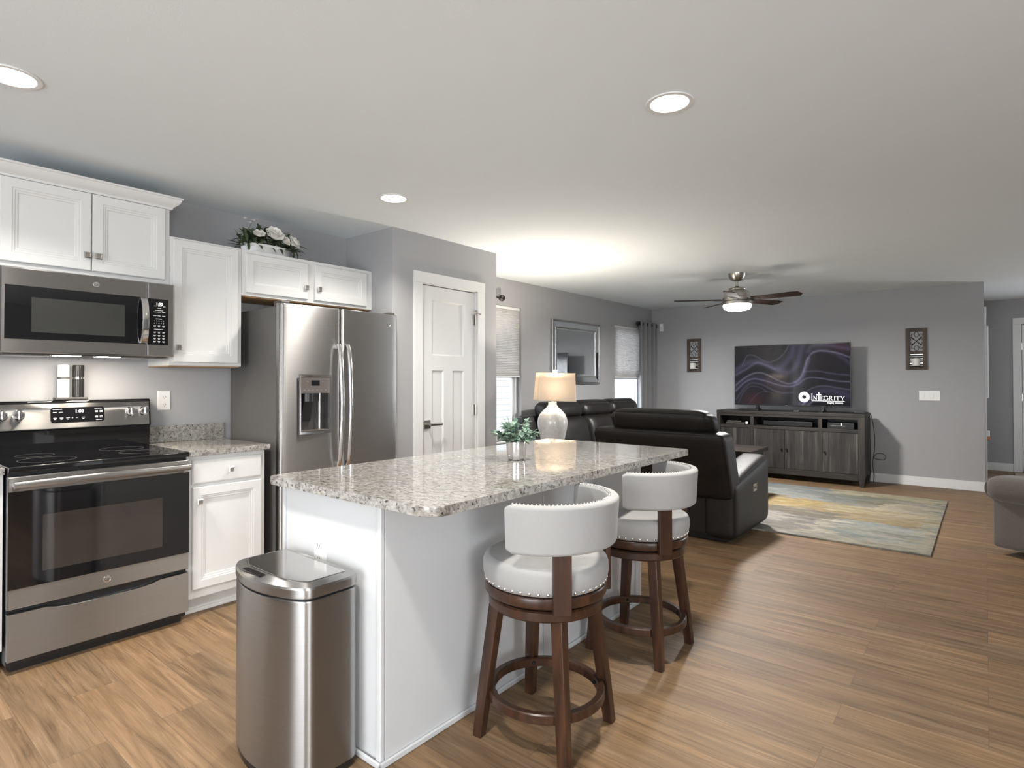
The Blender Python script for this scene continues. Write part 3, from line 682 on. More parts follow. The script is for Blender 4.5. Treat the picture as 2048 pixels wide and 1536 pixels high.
for y in (0.645, 0.713, 1.224, 1.294):
    m = MB(); X = Matrix.Translation(bgm(y, 0.083, 0.002)) @ Matrix.Rotation(-0.098, 4, 'Y')
    m.lathe([(0.027, 0), (0.027, 0.004), (0.0235, 0.006), (0.021, 0.026), (0.019, 0.029), (0, 0.0295)], n=28, axis='X', xf=X)
    m.box(0.02, 0.040, -0.0055, 0.0055, -0.021, 0.021, 0.003, 2, X)
    m.build('knob', CHROME, bgo)
# oven door
od = MB().panel(R0+0.001, R1-0.001, 0.288, 0.872, [(0, -0.034), (0, -0.004), (0.004, 0)], kx(RX)).build('oven_door', STEEL, rg)
MB().panel(R0+0.001, R1-0.001, 0.376, 0.806, [(0, -0.001), (0, 0.002), (0.002, 0.003)], kx(RX)).build('door_glass', BLKGLASS, od)
MB().panel(0.70, 1.20, 0.435, 0.690, [(0, 0.003), (0.0008, 0.0034)], kx(RX)).build('oven_window', OVENWIN, od)
hb = MB(); hpts = []
for k in range(25):
    s_ = k/24; hpts.append((RX+0.048, 0.590+0.728*s_, 0.840))
hb.tube(hpts, 0.0165, 16, xf=None); hb.box(RX, RX+0.046, 0.592, 0.612, 0.828, 0.852, 0.004); hb.box(RX, RX+0.046, 1.296, 1.316, 0.828, 0.852, 0.004)
hb.build('handle', STEEL, od)
badge(od, None, 0.0165, lambda u, v, h: (RX+h+0.0005, 0.953+u, 0.331+v))
# storage drawer with scooped top edge
dp = [(R0+0.002, 0.061), (R1-0.002, 0.061), (R1-0.002, 0.268)]
for k in range(15): dp.append((R1-0.14-(R1-R0-0.28)*k/14, 0.266-0.020*(1-(2*abs(k/14-0.5))**4)))
dp.append((R0+0.002, 0.268))
t_ = MB(); t_.prism(dp, RX-0.034, RX, 'X'); t_.build('storage_drawer', STEEL, rg, smooth=0)
MB().box(XK+0.06, RX-0.05, R0+0.02, R1-0.02, 0.0, 0.031).build('kick_plate', BLKPLAS, rg, smooth=0)

# ------------------------------------------------------------------ fridge
fr = thing('refrigerator', 'stainless side-by-side refrigerator with ice and water dispenser', 'refrigerator', (XK, 2.30, 0))
F0, F1 = 1.846, 2.762; FX = -3.262; FZ = 1.771
MB().box(XK+0.02, FX-0.075, F0+0.002, F1-0.002, 0.02, 1.752, 0.004).build('case', FRSIDE, fr)
MB().box(XK+0.05, FX-0.10, F0+0.02, F1-0.02, 0.0, 0.025).build('base_grille', BLKPLAS, fr, smooth=0)
def bow(y, y0, y1):
    e = min(y-y0, y1-y); g = FX-0.018*((y-2.304)/0.458)**2
    if e < 0.022: g -= 0.022-math.sqrt(max(0, 0.022**2-(0.022-e)**2))
    return g
def fdoor(name, y0, y1, z0, z1, hole=None):
    m = MB(); ys = [y0, y0+0.002, y0+0.006, y0+0.012, y0+0.022]; k = 12; ys += [y0+0.022+(y1-y0-0.044)*i/k for i in range(1, k)]; ys += [y1-0.022, y1-0.012, y1-0.006, y1-0.002, y1]
    zs = [z0, z0+0.003, z0+0.010]+[z0+0.01+(z1-z0-0.02)*i/20 for i in range(1, 20)]+[z1-0.010, z1-0.003, z1]
    if hole:
        ys = sorted(set([y for y in ys if not (hole[0]-0.012 < y < hole[0]+0.001 or hole[1]-0.001 < y < hole[1]+0.012)]+[hole[0], hole[1]])); zs = sorted(set(zs+[hole[2], hole[3]]))
    t = bmesh.new(); V = {}
    def Q(i, j):
        if (i, j) not in V:
            e = min(zs[j]-z0, z1-zs[j]); ins = 0.010-math.sqrt(max(0, 1e-4-(0.010-min(e, 0.010))**2))
            V[(i, j)] = t.verts.new((bow(ys[i], y0, y1)-ins, ys[i], zs[j]))
        return V[(i, j)]
    for i in range(len(ys)-1):
        for j in range(len(zs)-1):
            ym, zm = (ys[i]+ys[i+1])/2, (zs[j]+zs[j+1])/2
            if hole and hole[0] < ym < hole[1] and hole[2] < zm < hole[3]: continue
            t.faces.new((Q(i, j), Q(i+1, j), Q(i+1, j+1), Q(i, j+1)))
    lp = [(i, 0) for i in range(len(ys))]+[(len(ys)-1, j) for j in range(1, len(zs))]+[(i, len(zs)-1) for i in range(len(ys)-2, -1, -1)]+[(0, j) for j in range(len(zs)-2, 0, -1)]
    bk = [t.verts.new((FX-0.068, ys[i], zs[j])) for i, j in lp]; n = len(lp)
    for q in range(n): t.faces.new((Q(*lp[q]), bk[q], bk[(q+1) % n], Q(*lp[(q+1) % n])))
    t.faces.new(bk)
    m._merge(t); return m.build(name, STEEL, fr, smooth=40, recalc=True)
HOLE = (1.968, 2.184, 0.970, 1.326)
ld = fdoor('freezer_door', F0, 2.262, 0.035, FZ, HOLE); rd = fdoor('fridge_door', 2.268, F1, 0.035, FZ)
# dispenser
dsp = MB(); xb = FX-0.062; x_ = FX-0.003
fm_ = bmesh.new(); i_ = 0.006
def dq(y, z, x): return fm_.verts.new((x, y, z))
o1 = [dq(y, z, x_+0.001) for y, z in ((HOLE[0]-0.008, HOLE[2]-0.012), (HOLE[1]+0.008, HOLE[2]-0.012), (HOLE[1]+0.008, HOLE[3]+0.010), (HOLE[0]-0.008, HOLE[3]+0.010))]
o2 = [dq(y, z, x_+0.007) for y, z in ((HOLE[0]-0.004, HOLE[2]-0.008), (HOLE[1]+0.004, HOLE[2]-0.008), (HOLE[1]+0.004, HOLE[3]+0.006), (HOLE[0]-0.004, HOLE[3]+0.006))]
o3 = [dq(y, z, x_+0.004) for y, z in ((HOLE[0]+i_, HOLE[2]+i_), (HOLE[1]-i_, HOLE[2]+i_), (HOLE[1]-i_, HOLE[3]-i_), (HOLE[0]+i_, HOLE[3]-i_))]
o4 = [dq(y, z, x_-0.01) for y, z in ((HOLE[0]+i_, HOLE[2]+i_), (HOLE[1]-i_, HOLE[2]+i_), (HOLE[1]-i_, HOLE[3]-i_), (HOLE[0]+i_, HOLE[3]-i_))]
for a, b in ((o1, o2), (o2, o3), (o3, o4)):
    for i in range(4): fm_.faces.new((a[i], a[(i+1) % 4], b[(i+1) % 4], b[i]))
dsp._merge(fm_); dso = dsp.build('dispenser_frame', STEELP, ld, recalc=True)
dso.parent = fr
cav = MB(); y0, y1, z0, z1 = HOLE[0]+0.004, HOLE[1]-0.004, HOLE[2]+0.004, 1.222
cav.box(xb, xb+0.004, y0, y1, z0, z1); cav.box(xb, x_-0.004, y0, y0+0.004, z0, z1); cav.box(xb, x_-0.004, y1-0.004, y1, z0, z1); cav.box(xb, x_-0.004, y0, y1, z0, z0+0.006); cav.box(xb, x_-0.004, y0, y1, z1-0.004, z1)
cvo = cav.build('dispenser_recess', DKGREY, fr, smooth=0)
MB().box(xb, x_+0.002, HOLE[0]+0.005, HOLE[1]-0.005, 1.216, HOLE[3]-0.005, 0.002).build('dispenser_panel', DISP, fr)
m = MB().box(x_+0.002, x_+0.0035, 2.045, 2.105, 1.266, 1.298, 0.0005).build('dispenser_display', BLKGLASS, fr)
mpd = lambda u, v, h: (x_+0.0032, u, v)
for u0_, u1_, v0_, v1_ in [(1.99+0.030*k, 2.005+0.030*k, 1.236, 1.2385) for k in range(6)]+[(2.012, 2.026, 1.290, 1.292), (2.12, 2.136, 1.290, 1.292)]:
    m = MB(); bars(m, [(u0_, u1_, v0_, v1_)], mpd); m.build('dispenser_key', TXTDIM, fr, smooth=0, recalc=False)
pd = MB(); pd.box(-0.012, 0.0, -0.032, 0.032, -0.13, 0.0, 0.004, 2, Matrix.Translation((xb+0.045, 2.035, 1.165)) @ Matrix.Rotation(0.22, 4, 'Y')); pd.cyl((xb+0.03, 2.04, 1.165), 0.042, 0.05, 'Z', 20)
pd.build('dispenser_paddle', BLKPLAS, cvo)
MB().tube([(xb+0.035, 2.118, 1.218), (xb+0.035, 2.118, 0.985)], 0.006, 10).build('water_spout', STEELP, cvo)
MB().box(xb+0.004, x_-0.002, y0+0.004, y1-0.004, z0+0.006, z0+0.010, 0.001).build('drip_tray', DISP, cvo)
def fhandle(yc, par):
    m = MB(); t = bmesh.new(); rows = []
    for k in range(25):
        s_ = k/24; z = 0.74+(1.535-0.74)*s_; x = FX+0.022+0.040*math.sin(PI*min(1, max(0, s_)))**0.55
        rows.append([t.verts.new((x+0.012*math.cos(a), yc+0.0145*math.sin(a), z)) for a in [2*PI*q/14 for q in range(14)]])
    for a, b in zip(rows[:-1], rows[1:]):
        for i in range(14): t.faces.new((a[i], a[(i+1) % 14], b[(i+1) % 14], b[i]))
    t.faces.new(rows[0]); t.faces.new(rows[-1]); m._merge(t)
    m.box(FX-0.006, FX+0.028, yc-0.012, yc+0.012, 0.742, 0.772, 0.004); m.box(FX-0.006, FX+0.028, yc-0.012, yc+0.012, 1.503, 1.533, 0.004)
    m.build('handle', STEELP, par)
fhandle(2.232, ld); fhandle(2.300, rd)
badge(rd, None, 0.0165, lambda u, v, h: (bow(2.668, 2.268, F1)+h+0.0005-0.024*u*0, 2.668+u, 1.698+v), STEELP)
for y in (F0+0.04, F1-0.05): MB().box(FX-0.12, FX-0.03, y-0.03, y+0.03, 1.7535, 1.786, 0.006).build('hinge_cap', DKGREY, fr)

# ------------------------------------------------------------------ outlet, grinders on the range
def outlet(name, label, mp):
    t = thing(name, label, 'outlet', mp(0, -0.06, 0)); MB().panel(-0.038, 0.038, -0.06, 0.06, [(0, 0), (0, 0.003), (0.004, 0.006)], mp).build('cover_plate', WHITEP, t)
    for v in (-0.026, 0.022):
        MB().panel(-0.017, 0.017, v-0.014, v+0.014, [(0, 0.005), (0, 0.0075), (0.002, 0.008)], mp).build('receptacle', WHITEP, t)
        m = MB(); bars(m, [(-0.008, -0.0055, v-0.003, v+0.007), (0.0055, 0.008, v-0.003, v+0.007), (-0.002, 0.002, v-0.010, v-0.006)], mp, 0.0083); m.build('slots', BLKPLAS, t, smooth=0, recalc=False)
outlet('wall_outlet', 'white duplex outlet on the grey wall right of the range control panel', lambda u, v, h: (XK+h, 1.442+u, 1.173+v))
outlet('wall_outlet', 'white duplex outlet on the island end panel behind the steel trash can', lambda u, v, h: (-1.925+u, 1.248-h, 0.655+v))
tr_ = MB(); tr_.box(-3.922, -3.862, 0.872, 1.022, 1.1925, 1.206, 0.004); tr_ = tr_.build('grinder_tray', DKGREY)
tag(tr_, 'small grey tray on top of the range under two grinders', 'tray')
def grinder(y, label, cm, bandm):
    t = thing('pepper_grinder', label, 'grinder', (-3.892, y, 1.2065), 'grinders on the range')
    m = MB(); m.lathe([(0.026, 0), (0.027, 0.003), (0.027, 0.098), (0.0265, 0.10)], (-3.892, y, 1.2065), 28); m.build('body', cm, t)
    m = MB(); m.lathe([(0.0268, 0), (0.0268, 0.012)], (-3.892, y, 1.3065), 28); m.build('band', bandm, t)
    m = MB(); m.lathe([(0.0265, 0), (0.027, 0.003), (0.027, 0.062), (0.025, 0.066), (0, 0.067)], (-3.892, y, 1.3185), 28); m.build('cap', cm, t)
grinder(0.913, 'white electric grinder with dark band, left one on the range tray', principled('grinder_white', (0.80, 0.79, 0.77), 0.3, var=0.01), DKGREY)
grinder(0.982, 'black electric grinder with silver band, right one on the range tray', principled('grinder_black', (0.03, 0.028, 0.026), 0.22, 0.5, var=0.05), CHROME)

# ------------------------------------------------------------------ island
IX0, IX1, IY0, IY1 = -2.18, -1.562, 1.2476, 3.144
isl = thing('kitchen_island', 'white panelled kitchen island base carrying the granite top', 'kitchen island', ((IX0+IX1)/2, (IY0+IY1)/2, 0))
MB().box(IX0+0.004, IX1-0.008, IY0+0.008, IY1-0.006, 0.001, 0.8815).build('core', ISLW, isl, smooth=0)
m = MB(); m.box(IX0, IX1-0.012, IY0, IY0+0.007, 0.0, 0.8815, 0.001); m.build('end_panel', ISLW, isl)
m = MB(); m.box(IX0-0.008, IX0+0.012, IY0-0.006, IY0, 0.10, 0.8815, 0.002); m.build('corner_trim', ISLW, isl)
m = MB(); m.box(IX1-0.025, IX1-0.0005, IY0-0.007, IY0+0.012, 0.0, 0.8815, 0.004, 3); m.build('corner_trim', ISLW, isl)
for y0, y1 in ((IY0+0.013, 2.17), (2.176, IY1-0.07)):
    m = MB(); m.box(IX1-0.008, IX1, y0, y1, 0.0, 0.8815, 0.0012); m.build('back_panel', ISLW, isl)
m = MB(); m.box(IX1-0.012, IX1+0.006, IY1-0.066, IY1, 0.0, 0.8815, 0.003); m.build('corner_trim', ISLW, isl)
m = MB(); m.box(IX1+0.0005, IX1+0.012, IY0-0.018, IY1, 0.0, 0.022, 0.005, 3); m.box(IX0, IX1+0.012, IY0-0.018, IY0-0.0075, 0.0, 0.022, 0.005, 3); m.build('shoe_moulding', ISLW, isl)
def rpoly(x0, x1, y0, y1, r, n=8): return rr_poly(x0, x1, y0, y1, r, n)
P = []
for cx, cy, a, r in ((-1.270-0.055, 1.197+0.055, -90, 0.055), (-1.264-0.03, 3.15-0.03, 0, 0.03), (-2.224+0.03, 3.15-0.03, 90, 0.03), (-2.224+0.03, 1.197+0.03, 180, 0.03)):
    for k in range(9): th = math.radians(a+90*k/8); P.append((cx+r*math.cos(th), cy+r*math.sin(th)))
m = MB(); m.prism(P, 0.8825, 0.914, 'Z', 0.005, 3); icto = m.build('island_countertop', GRANITE, smooth=20)
tag(icto, 'large speckled granite island countertop with rounded corners', 'countertop')

# ------------------------------------------------------------------ trash can
tcn = thing('trash_can', 'tall brushed stainless trash can with flat lid beside the island', 'trash can', (-1.873, 1.10, 0))
def can_poly(off=0.0, n=10):
    x0, x1, y0, y1 = -2.108-off, -1.640+off, 0.990-off, 1.222+off; r = 0.045+off; o = []
    cx = (x0+x1)/2
    for k in range(25):   # bowed front
        u = k/24; o.append((x0+r*0.7+(x1-x0-1.4*r)*u, y0+0.012-0.050*math.sin(PI*u)**0.8))
    for a, bx, by in ((-60, x1-r, y0+r+0.012), (0, x1-r, y1-r)):
        for k in range(n+1):
            th = math.radians(a+(90 if a == 0 else 60)*k/n); o.append((bx+r*math.cos(th), by+r*math.sin(th)))
    for k in range(n+1): th = math.radians(90+90*k/n); o.append((x0+r+r*math.cos(th), y1-r+r*math.sin(th)))
    for k in range(n+1): th = math.radians(180+60*k/n); o.append((x0+r+r*math.cos(th), y0+r+0.012+r*math.sin(th)))
    return o
def loft(mb, layers):
    t = bmesh.new(); R = [[t.verts.new((x, y, z)) for x, y in P] for P, z in layers]; n = len(R[0])
    for a, b in zip(R[:-1], R[1:]):
        for i in range(n): t.faces.new((a[i], a[(i+1) % n], b[(i+1) % n], b[i]))
    t.faces.new(R[0][::-1]); t.faces.new(R[-1]); return mb._merge(t)
loft(MB(), [(can_poly(-0.012), 0.0), (can_poly(-0.006), 0.008), (can_poly(-0.006), 0.032)]).build('base', BLKPLAS, tcn)
loft(MB(), [(can_poly(-0.001), 0.0325), (can_poly(-0.001), 0.592), (can_poly(-0.004), 0.597)]).build('body', STEEL, tcn)
loft(MB(), [(can_poly(-0.012), 0.5975), (can_poly(-0.012), 0.606)]).build('gasket', BLKPLAS, tcn)
lr = loft(MB(), [(can_poly(0.0), 0.6065), (can_poly(0.002), 0.610), (can_poly(0.002), 0.634), (can_poly(-0.002), 0.640), (can_poly(-0.026), 0.648), (can_poly(-0.034), 0.6485), (can_poly(-0.036), 0.6465)]).build('lid_rim', STEEL, tcn, smooth=30)
lp = [(x, y) for x, y in can_poly(-0.038)]
lp = [(x, max(y, 1.005+0.010*((x+1.873)/0.2)**2)) for x, y in lp]
loft(MB(), [(lp, 0.6470), (lp, 0.6496), ([(-1.873+(x+1.873)*0.985, 1.10+(y-1.10)*0.975) for x, y in lp], 0.6505)]).build('lid', principled('lid_grey_steel', (0.50, 0.485, 0.47), 0.12, 1.0, var=0.02), tcn)
sp = rr_poly(-1.975, -1.845, 0.970, 0.992, 0.010, 4)
MB().prism(sp, 0.6455, 0.6495, 'Z').build('sensor', BLKGLASS, tcn)

# ------------------------------------------------------------------ stools
def arc_sweep(mb, prof, a0, a1, n, cap=True, rfun=None):
    t = bmesh.new(); R = []
    for k in range(n+1):
        s_ = k/n; a = a0+(a1-a0)*s_
        pp = prof(s_); R.append([t.verts.new((r*math.cos(a), r*math.sin(a), z)) for r, z in pp])
    m_ = len(R[0])
    for A, B in zip(R[:-1], R[1:]):
        for i in range(m_): t.faces.new((A[i], A[(i+1) % m_], B[(i+1) % m_], B[i]))
    if cap: t.faces.new(R[0]); t.faces.new(R[-1][::-1])
    return mb._merge(t)
def make_stool(label):
    t = thing('bar_stool', label, 'bar stool', (0, 0, 0), 'stools at the island')
    for sx, sy in ((1, 1), (1, -1), (-1, -1), (-1, 1)):
        q = bmesh.new(); R = []
        for z, c, h in ((0.0, 0.177, 0.0165), (0.004, 0.1768, 0.0185), (0.15, 0.163, 0.0195), (0.476, 0.130, 0.0225)):
            R.append([q.verts.new((sx*c+a*h, sy*c+b*h, z)) for a, b in ((-1, -1), (1, -1), (1, 1), (-1, 1))])
        for A, B in zip(R[:-1], R[1:]):
            for i in range(4): q.faces.new((A[i], A[(i+1) % 4], B[(i+1) % 4], B[i]))
        q.faces.new(R[0][::-1]); q.faces.new(R[-1])
        bmesh.ops.bevel(q, geom=[e for e in q.edges if abs(e.verts[0].co.z-e.verts[1].co.z) > 0.01], offset=0.004, segments=2, profile=0.5, affect='EDGES')
        m = MB(); m._merge(q); lg = m.build('leg', STOOLWOOD, t)
        d = Vector((-sx, -sy, 0)).normalized(); c = Vector((sx*0.134, sy*0.134, 0.151))
        m = MB(); m.sphere(tuple(c), 0.0075); m.build('bolt', IRON, lg)
    MB().ring(0.190, 0.218, 0.133, 0.168, bev=0.004).build('footrest', STOOLWOOD, t)
    MB().ring(0.120, 0.212, 0.472, 0.511, bev=0.006, n=56).build('apron', STOOLWOOD, t)
    MB().cyl((0, 0, 0.5105), 0.185, 0.008, 'Z', 40).build('swivel_plate', IRON, t)
    sf = MB(); sf.lathe([(0, 0.5185), (0.205, 0.5185), (0.222, 0.523), (0.226, 0.530), (0.226, 0.552), (0.222, 0.559), (0.20, 0.560), (0, 0.560)], n=56); sf.build('seat_frame', STOOLWOOD, t)
    cs = MB(); cs.lathe([(0, 0.5605), (0.208, 0.5605), (0.221, 0.565), (0.229, 0.582), (0.2335, 0.605), (0.233, 0.632), (0.2265, 0.648), (0.214, 0.656), (0.206, 0.6585), (0.202, 0.657), (0.19, 0.661), (0.09, 0.672), (0, 0.674)], n=64)
    cso = cs.build('seat_cushion', LINEN, t, smooth=60)
    nh = MB()
    for k in range(44):
        a = 2*PI*k/44; nh.sphere((0.2235*math.cos(a), 0.2235*math.sin(a), 0.5745), 0.0068, 5)
    nh.build('nailhead_trim', CHROME, cso)
    hs = math.radians(90)
    def bprof(s_):
        e = min(s_, 1-s_)*2*hs*0.25; f = 1.0
        rr = 0.013
        zin = 0.0 if e > 0.012 else (0.012-e)*0.7
        z0, z1 = 0.711+zin, 0.878-zin; ri, ro = 0.221, 0.263; o = []
        for cx, cz, a in ((ro-rr, z0+rr, -90), (ro-rr, z1-rr, 0), (ri+rr, z1-rr, 90), (ri+rr, z0+rr, 180)):
            for k in range(5):
                th = math.radians(a+90*k/4); lean = (cz+rr*math.sin(th)-0.712)*0.06
                o.append((cx+rr*math.cos(th)+lean, cz+rr*math.sin(th)))
        return o
    bk = MB(); arc_sweep(bk, bprof, -hs, hs, 44); bko = bk.build('backrest', LINEN, t, smooth=60)
    nb = MB()
    for k in range(52):
        a = -hs*0.97+2*hs*0.97*k/51; nb.sphere((0.2385*math.cos(a), 0.2385*math.sin(a), 0.8775), 0.0045, 5)
    for s_ in (-1, 1):
        for k in range(9): nb.sphere((0.236*math.cos(s_*(hs+0.005))+0.004, 0.236*math.sin(s_*(hs+0.005)), 0.732+0.0155*k), 0.0045, 5)
    nb.build('nailhead_trim', CHROME, bko)
    for s_ in (-1, 1):
        a = math.radians(46)*s_; X = Matrix.Rotation(a, 4, 'Z'); m = MB()
        m.box(0.2265, 0.2485, -0.032, 0.032, 0.508, 0.760, 0.004, 2, X); m.build('back_post', STOOLWOOD, t)
    return t
st1 = make_stool('cream upholstered swivel bar stool nearest the camera, in front of the trash can side of the island')
st1['label'] = 'nearer cream swivel bar stool, close to the steel trash can'
st1.location = (-1.272, 1.782, 0); st1.rotation_euler = (0, 0, math.radians(5))
st2 = dup(st1); st2['label'] = 'farther cream swivel bar stool, close to the leather recliner'
st2.location = (-1.308, 2.628, 0); st2.rotation_euler = (0, 0, math.radians(1))
for c in children(st2):
    if c.name.split('.')[0] in ('seat_cushion', 'backrest', 'back_post', 'seat_frame'): c.rotation_euler = (0, 0, math.radians(9))

# ------------------------------------------------------------------ island plant
pl = thing('potted_plant', 'small leafy green plant in a silver glass pot on the island', 'potted plant', (-1.745, 2.205, 0.9145))
pc = Vector((-1.745, 2.205, 0.9145))
m = MB(); m.lathe([(0.036, 0), (0.042, 0.004), (0.046, 0.02), (0.049, 0.085), (0.048, 0.088), (0.045, 0.086), (0.044, 0.074)], tuple(pc), 28); m.build('pot', POT, pl)
m = MB(); m.cyl((pc.x, pc.y, pc.z+0.066), 0.0445, 0.008, 'Z', 24); m.build('soil', SOIL, pl)
m = MB(); sm = MB(); R_ = random.Random(3)
for k in range(34):
    a = R_.uniform(0, 2*PI); el = R_.uniform(0.45, 1.45); ln = R_.uniform(0.07, 0.125)*(1.0 if el > 0.6 else 0.9)
    d = Vector((math.cos(a)*math.cos(el), math.sin(a)*math.cos(el), math.sin(el))); p0 = pc+Vector((0.02*math.cos(a), 0.02*math.sin(a), 0.074))
    p1 = p0+d*ln*0.6; p2 = p0+d*ln+Vector((0, 0, -0.012)); sm.tube([tuple(p0), tuple(p1), tuple(p2)], 0.0014, 5)
    for q in range(6):
        f = 0.35+0.65*q/5; pp = p0+d*ln*f; da = a+R_.uniform(-1.5, 1.5); ld_ = Vector((math.cos(da), math.sin(da), R_.uniform(-0.35, 0.8)))
        m.leaf(tuple(pp), ld_, R_.uniform(0.028, 0.038), R_.uniform(0.023, 0.031), R_.uniform(0.1, 0.5), 0.25)
    m.leaf(tuple(p2), d+Vector((0, 0, 0.1)), 0.032, 0.022, 0.3, 0.25)
m.build('foliage', LEAF, pl, smooth=60, recalc=False); sm.build('stems', STEM, pl)

# ------------------------------------------------------------------ flower planter above the fridge cabinet
fp = Vector((-3.745, 2.0, 2.135))
ft = thing('flower_arrangement', 'white artificial flowers in a fluted oval planter on top of the cabinet', 'flower arrangement', tuple(fp))
def oval(f, z0, flute=0.0):
    o = []
    for k in range(120):
        a = 2*PI*k/120; rr = 1+flute*(0.5 if k % 2 else -0.5); o.append((fp.x+0.075*f*rr*math.cos(a), fp.y+0.168*f*rr*math.sin(a)))
    return o
loft(MB(), [(oval(0.95, 0), fp.z), (oval(0.96, 0, 0.025), fp.z+0.004), (oval(1.0, 0, 0.025), fp.z+0.045), (oval(1.0, 0), fp.z+0.047), (oval(1.03, 0), fp.z+0.050), (oval(1.03, 0), fp.z+0.068), (oval(0.97, 0), fp.z+0.068), (oval(0.95, 0), fp.z+0.055)]).build('planter', GALV, ft)
m = MB(); R_ = random.Random(11)
for k in range(260):
    y = fp.y+R_.uniform(-0.17, 0.17); x = fp.x+R_.uniform(-0.05, 0.06); a = R_.uniform(0, 2*PI)
    rad = (y-fp.y)/0.17; d = Vector((math.cos(a)*0.8, math.sin(a)*0.7+rad*0.9, R_.uniform(-0.15, 1.0)))
    z = fp.z+R_.uniform(0.06, 0.185)*(1-0.35*abs(rad)); m.leaf((x, y, z), d, R_.uniform(0.05, 0.095), R_.uniform(0.012, 0.03), R_.uniform(0, 0.5), 0.3)
for k in range(0, 14, 3): m.leaf((fp.x+0.05, fp.y-0.15+0.024*k, fp.z+0.066), (0.8, R_.uniform(-0.4, 0.4), R_.uniform(-0.9, -0.1)), R_.uniform(0.05, 0.085), 0.02, 0.5, 0.3)
for k in range(16): m.leaf((fp.x+R_.uniform(0.02, 0.07), fp.y+R_.uniform(0.13, 0.19), fp.z+R_.uniform(0.03, 0.10)), (0.4, R_.uniform(0.1, 0.8), R_.uniform(-0.9, 0.2)), R_.uniform(0.05, 0.09), 0.016, 0.4, 0.3)
m.build('foliage', LEAF2, ft, smooth=60, recalc=False)
def flower(c, r, tilt):
    m = MB(); c = Vector(c); ax = Vector(tilt).normalized(); e1 = ax.orthogonal().normalized(); e2 = ax.cross(e1)
    for ring_, (n, f, el) in enumerate(((7, 1.0, 0.25), (7, 0.88, 0.65), (6, 0.7, 1.0), (5, 0.45, 1.3))):
        for k in range(n):
            a = 2*PI*k/n+ring_*0.45; d = (e1*math.cos(a)+e2*math.sin(a))*math.cos(el)+ax*math.sin(el)
            m.leaf(tuple(c+ax*0.2*r*ring_*0.3), d, r*f, r*0.95*f, -0.25, 0.35, upv=ax)
    m.sphere(tuple(c+ax*r*0.2), r*0.32, 6); m.build('flower', PETAL, ft, smooth=70, recalc=False)
flower((fp.x+0.070, fp.y-0.085, fp.z+0.118), 0.046, (0.8, -0.3, 0.7)); flower((fp.x+0.078, fp.y+0.012, fp.z+0.125), 0.072, (0.9, -0.1, 0.6)); flower((fp.x+0.085, fp.y+0.085, fp.z+0.105), 0.042, (0.9, 0.3, 0.4)); flower((fp.x+0.080, fp.y+0.145, fp.z+0.100), 0.058, (0.8, 0.5, 0.6))
def sprig(pts, blooms):
    m = MB(); m.tube(pts, 0.0018, 5); so = m.build('sprig', STEM, ft); b = MB()
    for c in blooms:
        for q in range(4): b.leaf(c, (math.cos(q*1.57+c[1]*9), math.sin(q*1.57+c[1]*9), 0.5), 0.022, 0.018, 0.1, 0.3)
    b.build('small_blooms', PETAL, so, smooth=70, recalc=False)
sprig([(fp.x, fp.y-0.08, fp.z+0.06), (fp.x, fp.y-0.12, fp.z+0.17), (fp.x, fp.y-0.09, fp.z+0.235)], [(fp.x, fp.y-0.145, fp.z+0.228), (fp.x+0.01, fp.y-0.115, fp.z+0.205), (fp.x+0.01, fp.y-0.090, fp.z+0.222), (fp.x, fp.y-0.060, fp.z+0.236), (fp.x, fp.y-0.135, fp.z+0.165)])
sprig([(fp.x, fp.y+0.08, fp.z+0.06), (fp.x, fp.y+0.13, fp.z+0.16), (fp.x+0.02, fp.y+0.17, fp.z+0.19)], [(fp.x+0.01, fp.y+0.12, fp.z+0.165), (fp.x+0.02, fp.y+0.165, fp.z+0.175), (fp.x+0.02, fp.y+0.185, fp.z+0.150)])

# ------------------------------------------------------------------ downlights
DOWN_W = 16.5
def downlight(x, y, label):
    t = thing('recessed_downlight', label, 'ceiling light', (x, y, H), 'recessed kitchen downlights')
    MB().ring(0.076, 0.096, H-0.006, H-0.0005, (x, y, 0), 40, 0.002).build('trim_ring', WHITEP, t)
    MB().cyl((x, y, H-0.0045), 0.0755, 0.003, 'Z', 40).build('lens', LENS, t)
    l = D.lights.new('downlight_lamp', 'AREA'); l.shape = 'DISK'; l.size = 0.148; l.energy = DOWN_W; l.color = (1.0, 0.95, 0.88); l.spread = math.radians(128)
    o = D.objects.new('lamp', l); COL.objects.link(o); o.parent = t; o.location = (0, 0, -0.006)
downlight(-0.992, 2.273, 'round recessed ceiling light, right of the other two, above the bar stools')
downlight(-2.842, 2.356, 'round recessed ceiling light nearest the fridge')
downlight(-2.802, 0.49, 'round recessed ceiling light at the left photo edge, above the range')
downlight(-0.97, 0.42, 'round recessed ceiling light above the camera, out of the picture')

# ------------------------------------------------------------------ ceiling fan
fc = Vector((-2.037, 6.386, H))
fan = thing('ceiling_fan', 'brushed nickel five-blade ceiling fan with a lit bowl light', 'ceiling fan', tuple(fc))
cx, cy = fc.x, fc.y
MB().lathe([(0, H-0.085), (0.03, H-0.084), (0.065, H-0.070), (0.085, H-0.035), (0.090, H-0.0005)], (cx, cy, 0), 36).build('canopy', NICKEL, fan)
MB().lathe([(0.013, 2.28), (0.013, 2.36)], (cx, cy, 0), 16).build('downrod', NICKEL, fan)
MB().lathe([(0.02, 2.285), (0.022, 2.300), (0.012, 2.306)], (cx, cy, 0), 20).build('ball_collar', BLKPLAS, fan)
MB().lathe([(0.135, 2.135), (0.146, 2.145), (0.146, 2.175), (0.135, 2.185), (0.130, 2.215), (0.118, 2.240), (0.092, 2.255), (0.086, 2.262), (0.088, 2.270), (0.075, 2.285), (0.03, 2.292), (0, 2.292)], (cx, cy, 0), 44).build('motor_housing', NICKEL, fan)
